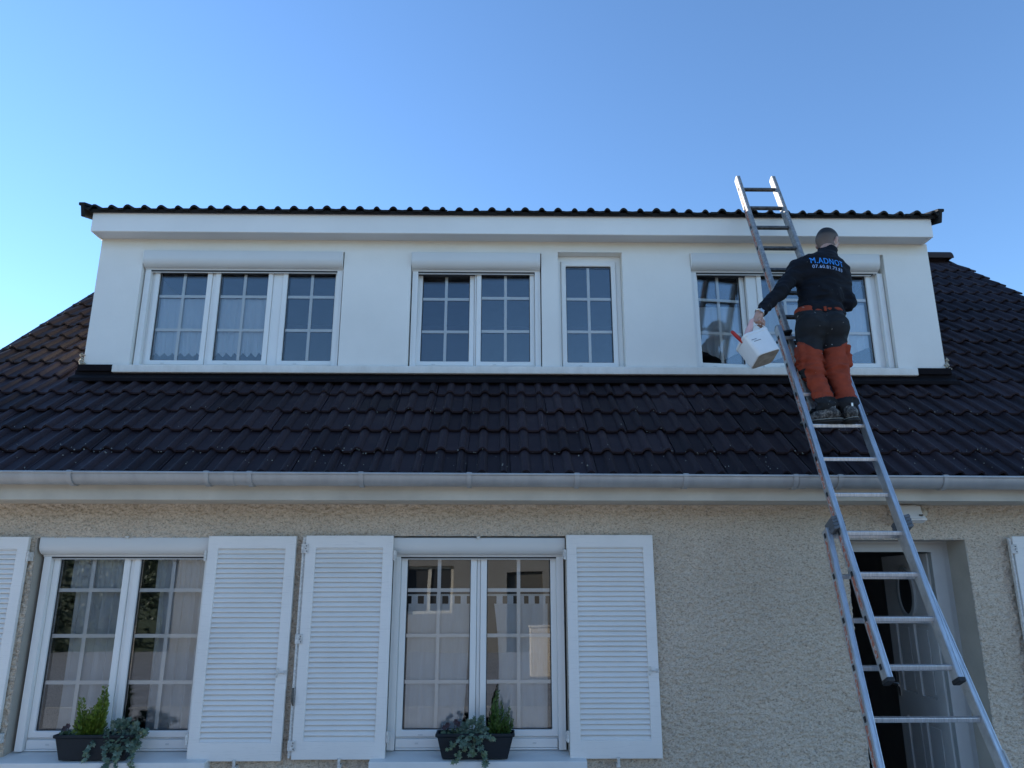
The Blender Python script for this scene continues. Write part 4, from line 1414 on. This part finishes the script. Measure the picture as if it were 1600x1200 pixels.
        me.polygons.foreach_set('use_smooth', np.ones(len(Q), bool))
        me.update(calc_edges=True)
        return me, V, Q

# --- the worker
m, nt, b = nodes_of('skin')
n1 = noise(nt, wpos(nt), 25, 4)
nt.links.new(ramp(nt, n1, [(0.3, (0.42, 0.235, 0.175)), (0.7, (0.52, 0.31, 0.235))]), b.inputs['Base Color'])
b.inputs['Roughness'].default_value = 0.5
b.inputs['Subsurface Weight'].default_value = 0.08
b.inputs['Subsurface Radius'].default_value = (0.01, 0.004, 0.002)
M['skin'] = m
def cloth(name, col, spots=0.0, rough=0.85):
    m, nt, b = nodes_of(name)
    p = wpos(nt)
    c1 = ramp(nt, noise(nt, p, 14, 5), [(0.3, tuple(c * .8 for c in col)), (0.7, tuple(c * 1.2 for c in col))])
    if spots:
        c1 = mixc(nt, ramp(nt, noise(nt, p, 34, 2, .5), [(0.72, (0, 0, 0)), (0.75, (spots,) * 3)]), c1, (0.6, 0.58, 0.54))
    nt.links.new(c1, b.inputs['Base Color'])
    b.inputs['Roughness'].default_value = rough
    b.inputs['Specular IOR Level'].default_value = 0.25
    bump(nt, b, noise(nt, p, 260, 2), 0.12, 0.002)
    return m
M['jacket'] = cloth('navy_fleece', (0.005, 0.006, 0.010), 0.10)
M['charcoal'] = cloth('charcoal_canvas', (0.017, 0.018, 0.020), 0.45)
M['orange'] = cloth('rust_orange_canvas', (0.27, 0.045, 0.020), 0.25)
m, nt, b = nodes_of('scuffed_work_shoe')
sn_ = noise(nt, wpos(nt), 46, 4, 0.65)
nt.links.new(ramp(nt, sn_, [(0.40, (0.014, 0.013, 0.012)), (0.50, (0.06, 0.055, 0.05)), (0.60, (0.17, 0.155, 0.135))]), b.inputs['Base Color'])
b.inputs['Roughness'].default_value = 0.75
bump(nt, b, noise(nt, wpos(nt), 90, 3), .4, .003)
M['shoe'] = m
M['sole'] = simple('shoe_sole', (0.02, 0.019, 0.018), 0.7)
m, nt, b = nodes_of('cropped_hair')
p = wpos(nt)
sp = nt.nodes.new('ShaderNodeSeparateXYZ')
g_ = nt.nodes.new('ShaderNodeNewGeometry'); nt.links.new(g_.outputs['Position'], sp.inputs[0])
mr = nt.nodes.new('ShaderNodeMapRange'); mr.inputs[1].default_value = 4.40; mr.inputs[2].default_value = 4.55
nt.links.new(sp.outputs[2], mr.inputs[0])
hc = ramp(nt, mr.outputs[0], [(0.0, (0.17, 0.115, 0.088)), (0.50, (0.095, 0.07, 0.055)), (0.66, (0.020, 0.016, 0.014)), (1.0, (0.012, 0.010, 0.010))])
hc = mixc(nt, 0.4, hc, ramp(nt, noise(nt, p, 320, 2), [(.3, (.5, .5, .5)), (.7, (1.3, 1.3, 1.3))]), 'MULTIPLY')
nt.links.new(hc, b.inputs['Base Color']); b.inputs['Roughness'].default_value = .7
bump(nt, b, noise(nt, p, 400, 2), .5, .002)
M['hair'] = m

HEAD = Vector((2.612, -0.005, 4.445))
HR = Euler((R(-26), R(4), R(-56))).to_matrix().to_4x4()     # turned to the right and looking down
def hp(x, y, z): return tuple(HEAD + HR @ Vector((x, y, z)))
neck0, neck1 = (2.525, -.105, 4.215), (2.590, -.045, 4.385)
shL, elL, wrL = (2.298, -.125, 4.155), (2.085, -.245, 3.915), (1.893, -.340, 3.722)
shR, elR, wrR = (2.622, -.105, 4.150), (2.630, -.165, 3.865), (2.585, .045, 3.965)
chest, waist, hips = (2.462, -.135, 4.03), (2.392, -.195, 3.79), (2.366, -.240, 3.625)
hipL, hipR = (2.275, -.245, 3.575), (2.455, -.245, 3.575)
knL, knR = (2.240, -.305, 3.285), (2.418, -.310, 3.285)
anL, anR = (2.262, -.430, 3.010), (2.415, -.430, 3.005)

def head_prims(S, grow=0.0, hair=False):
    S.ell(hp(0, -.012, .018), (.073 + grow, .096 + grow, .092 + grow), HR, .02)
    if not hair:
        S.ell(hp(0, .022, -.045), (.058, .068, .070), HR, .03)          # face and jaw
        S.cap(hp(0, .088, .006), hp(0, .108, -.030), .008, .013, .012)    # nose
        S.cap(hp(-.020, .082, -.066), hp(.020, .082, -.066), .007, .007, .008)  # lips
        S.cap(hp(-.040, .076, .026), hp(.040, .076, .026), .011, .011, .014)    # brow
        S.ell(hp(0, .066, -.100), (.022, .020, .016), HR, .02)           # chin
        for sx in (-1, 1):
            S.ell(hp(sx * .082, -.006, -.012), (.012, .023, .035), HR @ Matrix.Rotation(R(sx * 18), 4, 'Z'), .006)   # ear
            S.ell(hp(sx * .032, .078, .008), (.013, .010, .010), HR, .005)     # eyelid
def hand_prims(S, wrist, palm_dir, curl_dir, side, size=1.0):
    """closed hand: four fingers of unequal length curled round a grip, thumb from the side of the palm"""
    w_ = Vector(wrist); d = Vector(palm_dir).normalized(); c_ = Vector(curl_dir); c_ = (c_ - d * c_.dot(d)).normalized(); sd = d.cross(c_) * side
    S.cap(w_, w_ + d * .05 * size, .025 * size, .030 * size, .02)
    S.rbox(w_ + d * .062 * size, (.040 * size, .040 * size, .016 * size), .014 * size, Matrix((( sd.x, d.x, c_.x, 0), (sd.y, d.y, c_.y, 0), (sd.z, d.z, c_.z, 0), (0, 0, 0, 1))), .012)
    for i, (off, ln) in enumerate(((-.030, .92), (-.010, 1.05), (.010, 1.0), (.029, .82))):
        k0 = w_ + d * .098 * size + sd * off * size
        k1 = k0 + (d * .55 + c_ * .85) .normalized() * .036 * ln * size
        k2 = k1 + (-d * .55 + c_ * .85).normalized() * .026 * ln * size
        k3 = k2 + (-d * 1.0 + c_ * -.1).normalized() * .022 * ln * size
        for a, b_, r1, r2 in ((k0, k1, .0098, .0092), (k1, k2, .0092, .0086), (k2, k3, .0086, .0075)):
            S.cap(a, b_, r1 * size, r2 * size, .004)
    t0 = w_ + d * .035 * size - sd * .030 * size
    t1 = t0 + (d * .6 - sd * .5 + c_ * .6).normalized() * .038 * size
    t2 = t1 + (d * .6 + sd * .5 + c_ * .55).normalized() * .030 * size
    S.cap(t0, t1, .013 * size, .011 * size, .010); S.cap(t1, t2, .011 * size, .009 * size, .004)

S = SDF((1.72, -.62, 2.78), (2.84, .22, 4.62), .006)
head_prims(S)
S.cap(neck0, neck1, .060, .055, .03)
S.ell(chest, (.165, .095, .20), None, .05)
S.ell(waist, (.125, .065, .15), None, .06)
S.ell(hips, (.14, .085, .11), None, .06)
for a, b_, c_, d_ in ((shL, elL, wrL, 0), (shR, elR, wrR, 1)):
    S.cap(a, b_, .048, .040, .04); S.cap(b_, c_, .040, .027, .02)
S.cap(shL, neck0, .05, .05, .05); S.cap(shR, neck0, .05, .05, .05)
for a, b_, c_ in ((hipL, knL, anL), (hipR, knR, anR)):
    S.cap(a, b_, .075, .052, .05); S.cap(b_, c_, .050, .036, .03); S.cap(c_, Vector(c_) + Vector((0, .06, -.09)), .036, .030, .02)
HANDD = Vector((-.42, -.12, -.90))
hand_prims(S, wrL, HANDD, (.35, -.6, -.35), 1, .98)
hand_prims(S, wrR, (-.35, .75, .55), (-.5, .6, -.4), -1, .98)
me, V, Q = S.mesh('person')
person = link('person', me)
me.materials.append(M['skin'])
tag(person, 'worker in navy jacket and rust-orange trousers standing on the ladder, seen from behind', 'person')

# jacket
S = SDF((1.80, -.40, 3.66), (2.86, .16, 4.44), .0065)
S.ell((2.468, -.130, 4.05), (.186, .118, .225), None, .06)
S.ell((2.425, -.170, 3.88), (.168, .115, .17), None, .07)
S.cap((2.32, -.205, 3.775), (2.465, -.205, 3.775), .096, .096, .05, (1, 1.05, .75))
S.cap((2.30, -.205, 3.745), (2.485, -.205, 3.745), .086, .086, .02, (1, 1.25, .55))
S.cap(shL, (2.52, -.100, 4.240), .070, .062, .07); S.cap(shR, (2.56, -.09, 4.240), .068, .062, .07)
S.ell((2.462, -.158, 4.135), (.165, .088, .125), None, .05)
S.cap(shL, elL, .066, .052, .05); S.cap(elL, wrL, .052, .040, .03)
S.cap(shR, elR, .066, .054, .05); S.cap(elR, wrR, .058, .045, .03)
S.cap((2.528, -.088, 4.235), (2.580, -.050, 4.350), .080, .071, .03)
S.cut(lambda x, y, z: .97 * (z - 4.356) + .24 * (y + .05) + .10 * (x - 2.58) + 0 * x)
S.wrinkle(.0062, 3, .030, .016, lambda x, y, z: 1 - .85 * np.exp(-((z - 4.16) / .09) ** 2) * np.exp(-((x - 2.47) / .16) ** 2) + 0 * y)
dv = Vector(wrL) - Vector(elL); dv.normalize()
ex = Vector(wrL) + dv * .004
S.cut(lambda x, y, z: np.where(x < 2.02, (x - ex.x) * dv.x + (y - ex.y) * dv.y + (z - ex.z) * dv.z, -1.0))
me, V, Q = S.mesh('jacket')
jacket = link('jacket', me, person)
me.materials.append(M['jacket'])
jb = BVHTree.FromPolygons([tuple(v_) for v_ in V], [tuple(f_) for f_ in Q])

# trousers
S = SDF((2.02, -.56, 2.93), (2.68, -.02, 3.82), .0065)
S.cap((2.29, -.215, 3.765), (2.475, -.215, 3.765), .088, .088, .03, (1, 1.05, .9))
S.ell((2.290, -.262, 3.630), (.110, .128, .120), None, .05)
S.ell((2.452, -.262, 3.630), (.110, .128, .120), None, .045)
for a, b_, c_, sx in ((hipL, knL, anL, -1), (hipR, knR, anR, 1)):
    S.cap(a, b_, .093, .074, .022); S.cap(b_, c_, .074, .058, .03); S.cap(c_, Vector(c_) + Vector((0, .012, -.012)), .062, .064, .012)
    S.rbox(Vector(a).lerp(Vector(b_), .62) + Vector((sx * .078, 0, 0)), (.022, .060, .085), .018, None, .012)
msk = lambda x, y, z: .45 + 1.0 * np.exp(-((z - 3.30) / .10) ** 2) + 1.5 * np.exp(-((z - 3.03) / .06) ** 2) + 0 * x + 0 * y
S.wrinkle(.0072, 5, .034, .015, msk)
S.cut(lambda x, y, z: z - 3.797 + 0 * x + 0 * y)
me, V, Q = S.mesh('trousers')
tro = link('trousers', me, person)
for k in ('charcoal', 'orange'): me.materials.append(M[k])
cen = V[Q].mean(1)
zc, xc_, yc = cen[:, 2], cen[:, 0], cen[:, 1]
mi = np.zeros(len(Q), np.int32)
mid = 2.35
kneetop = 3.475 + np.where(xc_ < mid, np.clip((2.215 - xc_) * 1.1, -.04, .08), np.clip((xc_ - 2.47) * .6, -.02, .06))
mi[(zc < kneetop) & (zc > 3.052)] = 1
front = yc > -.24
mi[(zc > 3.748 + .25 * (np.abs(xc_ - 2.385) ** 2))] = 1
side_dark = (xc_ < 2.172 + (3.3 - zc) * .02) & (zc < 3.29) & (zc > 3.05)
mi[side_dark] = 0
me.polygons.foreach_set('material_index', mi)
q = MB(); q.box(2.374, 2.394, -.322, -.300, 3.742, 3.778); q.build('belt_loop', M['orange'], person, bevel=.004)

# shoes
def shoe(an, toe_dir, label):
    a = Vector(an); d = Vector(toe_dir); d.z = 0; d.normalize()
    heel = a + Vector((0, 0, -.088)) - d * .045
    toe = a + Vector((0, 0, -.105)) + d * .150
    S = SDF(tuple(a - Vector((.24, .24, .17))), tuple(a + Vector((.24, .24, .06))), .006)
    S.cap(a + Vector((0, 0, .012)), a + Vector((0, 0, -.05)) - d * .012, .038, .040, .02)
    S.cap(heel + Vector((0, 0, .018)), a + d * .06 + Vector((0, 0, -.075)), .036, .037, .03)
    S.cap(a + d * .05 + Vector((0, 0, -.080)), toe + Vector((0, 0, .016)), .036, .028, .03)
    S.wrinkle(.0015, 8, .012, .012)
    zb = a.z - .122
    S.cut(lambda x, y, z: zb - z + 0 * x + 0 * y)
    me, V, Q = S.mesh('shoe')
    o = link('shoe', me, person); me.materials.append(M['shoe']); o['label'] = label
    S = SDF(tuple(a - Vector((.24, .24, .20))), tuple(a + Vector((.24, .24, -.04))), .006)
    S.cap(Vector((heel.x, heel.y, zb)), Vector((a.x, a.y, zb)) + d * .02, .046, .043, .01, (1, 1, .30))
    S.cap(Vector((a.x, a.y, zb)) + d * .02, Vector((toe.x, toe.y, zb)), .044, .044, .02, (1, 1, .30))
    me, V, Q = S.mesh('sole')
    o2 = link('sole', me, o); me.materials.append(M['sole'])
    q = MB(); ax_ = d.cross(Vector((0, 0, 1)))
    n2 = 28
    loop_ = []
    for k in range(n2 + 1):
        t_ = 2 * math.pi * k / n2
        c0 = Vector((a.x, a.y, zb + .016)) + d * .045
        loop_.append(c0 + d * (math.cos(t_) * .138) + ax_ * (math.sin(t_) * .043))
    q.tube(loop_, .003, 5, caps=False); q.build('welt', M['lichen'], o)
    for k in range(4):
        pc = a + d * (.035 + .018 * k) + Vector((0, 0, -.034 - .012 * k))
        q = MB(); q.tube([pc - ax_ * .02, pc + Vector((0, 0, .006)), pc + ax_ * .02], .003, 5); q.build('lace', M['black'], o)
    q.bar(a - d * .050 + Vector((0, 0, -.03)), a - d * .052 + Vector((0, 0, .0)), .014, .005, up=d); q.build('pull_tab', M['steel'], o, bevel=.002)
shoe((2.262, -.438, 3.004), (-.86, .5, 0), 'left shoe turned outward')
shoe((2.405, -.450, 3.004), (-.05, 1, 0), 'right shoe with heel to the viewer')

# hair: a close-cropped cap
S = SDF(tuple(HEAD - Vector((.16, .16, .14))), tuple(HEAD + Vector((.16, .16, .16))), .0055)
head_prims(S, .0045, True)
S.cap(neck1, hp(0, -.045, -.02), .0585, .060, .03)
def hair_cut(x, y, z):
    inv = np.array(HR.to_3x3().transposed())
    dx, dy, dz = x - HEAD.x, y - HEAD.y, z - HEAD.z
    lx = inv[0, 0] * dx + inv[0, 1] * dy + inv[0, 2] * dz
    ly = inv[1, 0] * dx + inv[1, 1] * dy + inv[1, 2] * dz
    lz = inv[2, 0] * dx + inv[2, 1] * dy + inv[2, 2] * dz
    line = np.where(ly < -.02, -.100, np.where(ly < .055, -.100 + (ly + .02) * 1.9, .043))
    return np.maximum(line - lz, (ly - .078))
S.cut(hair_cut)
me, V, Q = S.mesh('hair')
hair = link('hair', me, person); me.materials.append(M['hair'])
for sx in (-1, 1):
    q = MB()
    q.tube([hp(sx * .032, .084, .008), hp(sx * .032, .0905, .008)], [.006, .002], 10); q.build('eye', M['black'], person)
# watch
q = MB()
wd = (Vector(wrL) - Vector(elL)).normalized()
pts = []
rf_ = wd.orthogonal().normalized(); bn = wd.cross(rf_)
wc = Vector(wrL) + wd * .012
ringp = [wc + (rf_ * math.cos(a) + bn * math.sin(a)) * .0315 for a in [2 * math.pi * k / 20 for k in range(21)]]
q.tube(ringp, .006, 6)
q.build('watch_strap', M['steel'], person)
vd = (Vector(cam.location) - wc); vd = (vd - wd * vd.dot(wd)).normalized()
q = MB(); q.tube([wc + vd * .028 + wd * 0, wc + vd * .040], .017, 16); q.build('watch_case', M['steel'], person)

# lettering on the back of the jacket
def lettering(text, x0, x1, z_left, z_right, height, mat, name, bold):
    cu = bpy.data.curves.new('lettering', 'FONT')
    cu.body = text; cu.size = 1.0; cu.resolution_u = 4; cu.space_character = 1.12
    ob = bpy.data.objects.new('lettering_tmp', cu)
    COL.objects.link(ob)
    dg = bpy.context.evaluated_depsgraph_get(); dg.update()
    me = bpy.data.meshes.new_from_object(ob.evaluated_get(dg))
    bpy.data.objects.remove(ob)
    src_v = [v_.co.copy() for v_ in me.vertices]; src_f = [tuple(p_.vertices) for p_ in me.polygons]
    bv_, bf_ = [], []                      # heavier strokes: the outline laid down three times, slightly apart
    for ci, dx_ in enumerate((-bold, 0.0, bold)):
        bf_ += [tuple(i_ + len(bv_) for i_ in f_) for f_ in src_f]
        bv_ += [(v_.x + dx_, v_.y, ci * 1.0) for v_ in src_v]
    me = bpy.data.meshes.new('lettering'); me.from_pydata(bv_, [], bf_)
    co = np.array(bv_)
    mn, mx = co.min(0), co.max(0)
    import bmesh
    bm = bmesh.new(); bm.from_mesh(me)
    for v_ in bm.verts:
        u = (v_.co.x - mn[0]) / (mx[0] - mn[0]); w_ = (v_.co.y - mn[1]) / (mx[1] - mn[1])
        x = x0 + (x1 - x0) * u
        z = z_left + (z_right - z_left) * u + height * w_
        hit = jb.ray_cast(Vector((x, -1.0, z)), Vector((0, 1, 0)))
        y = hit[0].y if hit[0] is not None else -.18
        v_.co = (x, y - .0055 - .0005 * v_.co.z, z)
    bm.to_mesh(me); bm.free()
    o = link(name, me, person); me.materials.append(mat)
    return o
M['print_blue'] = simple('blue_print', (0.03, 0.27, 0.72), 0.6, var=.1)
M['print_pale'] = simple('pale_blue_print', (0.33, 0.47, 0.72), 0.6, var=.1)
lettering('M.ADNOT', 2.352, 2.600, 4.158, 4.124, .052, M['print_blue'], 'name_print', .020)
lettering('07.60.81.73.83', 2.360, 2.585, 4.118, 4.084, .027, M['print_pale'], 'number_print', .007)

# ------------------------------------------------------------------ bucket and the tools in it
M['bucket'] = simple('white_pail_plastic', (0.74, 0.74, 0.73), 0.4, var=.05, nscale=8)
M['bucket_base'] = simple('dirty_pail_base', (0.30, 0.26, 0.21), 0.7, var=.3, nscale=18)
M['red'] = simple('red_plastic', (0.45, 0.02, 0.02), 0.4)
M['pink'] = simple('pink_rag', (0.68, 0.42, 0.40), 0.8)
M['print_grey'] = simple('grey_print', (0.16, 0.17, 0.19), 0.6)
bk = empty('paint_bucket', (1.85, -.36, 3.29))
tag(bk, 'square white plastic paint bucket hanging from the worker\'s left hand', 'bucket')
grip = Vector(wrL) + HANDD.normalized() * .105 + Vector((.012, -.03, -.02))
BM = Matrix.Translation((1.838, -.385, 3.425)) @ Euler((R(-20), R(-20), R(10))).to_matrix().to_4x4()
def bl(q, name, mat, parent=bk, **k):
    o = q.build(name, mat, parent, **k)
    for v_ in o.data.vertices: v_.co -= Vector((1.85, -.36, 3.29))
    return o
q = MB(BM)
def sq(hw, z, hd=None):
    hd = hd or hw
    out_ = []
    rr_ = .03
    for cx_, cy_, a0 in ((hw - rr_, hd - rr_, 0), (-hw + rr_, hd - rr_, 90), (-hw + rr_, -hd + rr_, 180), (hw - rr_, -hd + rr_, 270)):
        for k in range(5):
            a = R(a0 + k * 22.5)
            out_.append((cx_ + rr_ * math.cos(a), cy_ + rr_ * math.sin(a), z))
    return out_
rings = [sq(.088, -.095), sq(.092, -.090), sq(.100, .075), sq(.103, .078), sq(.103, .095), sq(.098, .095), sq(.088, -.084)]
vs = [p_ for r_ in rings for p_ in r_]
fs = []
for r_ in range(len(rings) - 1):
    for i in range(20):
        j = (i + 1) % 20
        fs.append((r_ * 20 + i, r_ * 20 + j, r_ * 20 + 20 + j, r_ * 20 + 20 + i))
fs.append(tuple(range(120, 140)))
q.add(vs, fs)
q.add(rings[0], [tuple(range(19, -1, -1))], 1)
bl(q, 'bucket_body', [M['bucket'], M['bucket_base']], smooth=35)
e1, e2 = BM @ Vector((-.108, 0, .08)), BM @ Vector((.108, 0, .08))
gl0 = grip
q = MB(); q.tube([e1, e1.lerp(gl0, .45) + Vector((-.03, 0, .01)), gl0 + Vector((-.02, 0, .004)), gl0 + Vector((.02, 0, .004)), e2.lerp(gl0, .45) + Vector((.03, 0, .01)), e2], .0045, 8)
bl(q, 'bucket_handle', M['bucket'], smooth=True)
q = MB(BM)
for k in range(2):
    z_ = .03 - k * .022 + (k % 2) * .006
    q.box(-.075 + .012 * (k % 3), -.035 + .014 * ((k * 2) % 3), -.0985 - .0015 + .0006 * k, -.0955 + .0006 * k, z_, z_ + .004)
bl(q, 'bucket_print', M['print_grey'])
sc_ = empty('scraper', tuple(BM @ Vector((-.10, -.02, .05))))
tag(sc_, 'tool with red handle sticking out of the white bucket', 'hand tool')
so = BM @ Vector((-.10, -.02, .05))
ha, hb = Vector((1.735, -.40, 3.460)), Vector((1.645, -.415, 3.548))
q = MB(); q.tube([ha - so, ha.lerp(hb, .15) - so, ha.lerp(hb, .5) - so, ha.lerp(hb, .9) - so, hb - so], [.009, .013, .014, .013, .008], 10); q.build('tool_handle', M['red'], sc_, smooth=True)
q = MB(); q.bar(ha - so, ha - (hb - ha) * .9 - so, .05, .003); q.build('blade', M['steel'], sc_)
# pink rag tucked at the rim
q = MB()
ra = Vector((1.800, -.42, 3.640)); rb_ = BM @ Vector((-.075, -.03, .06))
vs, fs = [], []
for j in range(9):
    t = j / 8
    c0 = ra.lerp(rb_, t)
    wv = .014 + .016 * t
    for i in range(7):
        u = i / 6 - .5
        vs.append(tuple(c0 + Vector((u * 2 * wv, -.012 * math.cos(u * 5) + .006 * math.sin(8 * t + 3 * u), .006 * math.sin(4 * u + 5 * t)))))
for j in range(8):
    for i in range(6):
        fs.append((j * 7 + i, j * 7 + i + 1, j * 7 + 8 + i, j * 7 + 7 + i))
q.add(vs, fs)
rag = q.build('rag', M['pink'], None, smooth=True)
rag.modifiers.new('thickness', 'SOLIDIFY').thickness = .004
tag(rag, 'pink rag between the worker\'s hand and the white bucket', 'rag')

# ------------------------------------------------------------------ across the street (seen mirrored in the ground floor panes)
nb = empty('neighbour_house', (0, -16, 0))
tag(nb, 'brownish sunlit house across the street, mirrored in the ground floor panes', 'house')
M['cream'] = simple('brown_render', (0.22, 0.205, 0.185), 0.9, var=0.08, nscale=2, bmp=.3, bscale=50)
NH = [(-6.2, -5.0, 1.0, 2.3), (-2.7, -1.3, 1.0, 2.3), (0.2, 1.2, 0.0, 2.15), (3.4, 4.8, 1.0, 2.3), (7.0, 8.2, 1.0, 2.3)]
q = MB(); q.grid_wall(-9, 11, 0, 3.3, NH, -.3, 0.0)
q.box(-9, -8.7, -8, -.301, 0, 3.3); q.box(10.7, 11, -8, -.301, 0, 3.3); q.box(-8.69, 10.69, -8, -7.7, 0, 3.3)
q.build('wall', M['cream'], nb)
q = MB(); q.add([(-9.5, .5, 3.2), (11.5, .5, 3.2), (11.5, -4, 6.0), (-9.5, -4, 6.0), (-9.5, -8.5, 3.2), (11.5, -8.5, 3.2)], [(0, 1, 2, 3), (3, 2, 5, 4), (0, 3, 4), (1, 5, 2), (0, 4, 5, 1)])
q.build('roof', M['tile_brown'], nb)
for (a, b_, c, d) in NH:
    if c == 0:
        q = MB(); q.box(a, b_, -.2, -.14, c, d); q.build('door', M['rust'], nb); continue
    q = MB(); q.grid_wall(a, b_, c, d, [(a + .08, (a + b_) / 2 - .05, c + .08, d - .08), ((a + b_) / 2 + .05, b_ - .08, c + .08, d - .08)], -.2, -.14); w_ = q.build('window', M['cornice'], nb)
    q = MB(); q.box(a + .05, b_ - .05, -.19, -.18, c + .05, d - .05); q.build('pane', M['dark_gap'], w_)
M['hedge'] = leaf_mat('hedge_leaf', (0.018, 0.030, 0.014), (0.030, 0.048, 0.020), (0.05, 0.07, 0.03))
hd_ = empty('added_hedge', (-16, -17, 0))  # unseen hedge, added to block the bright low sky from the left panes
tag(hd_, 'tall dark hedge added to mask the low sky mirrored in the left window', 'hedge')
q = MB(); q.box(-7, 6.6, -.75, .75, 0, 4.6); q.build('hedge_core', M['hedge'], hd_)
n_ = 14000
rg = np.random.default_rng(4)
px = rg.uniform(-7, 6.6, n_); pz = rg.uniform(.05, 4.9, n_); py = .80 + .16 * np.sin(px * 1.7) * np.sin(pz * 2.3 + px) + rg.uniform(-.10, .12, n_)
u_ = rg.normal(size=(n_, 3)); u_ /= np.linalg.norm(u_, axis=1)[:, None]
w_ = np.cross(u_, rg.normal(size=(n_, 3))); w_ /= np.linalg.norm(w_, axis=1)[:, None]
P_ = np.stack([px, py, pz], -1)
V_ = np.stack([P_ - u_ * .07, P_ + w_ * .035, P_ + u_ * .07, P_ - w_ * .035], 1).reshape(-1, 3)
me = bpy.data.meshes.new('hedge_leaves')
me.from_pydata(V_.tolist(), [], np.arange(4 * n_).reshape(-1, 4).tolist())
me.materials.append(M['hedge'])
link('hedge_leaves', me, hd_)
gw = MB(); gw.box(0.62, 9, -10.6, -10.4, 0, 0.95); gw.box(0.60, 9, -10.63, -10.37, 0.951, 1.0)
tag(gw.build('garden_wall', M['roughcast'], bevel=.02), 'low sunlit roughcast garden wall before the house opposite, mirrored in the panes', 'wall')
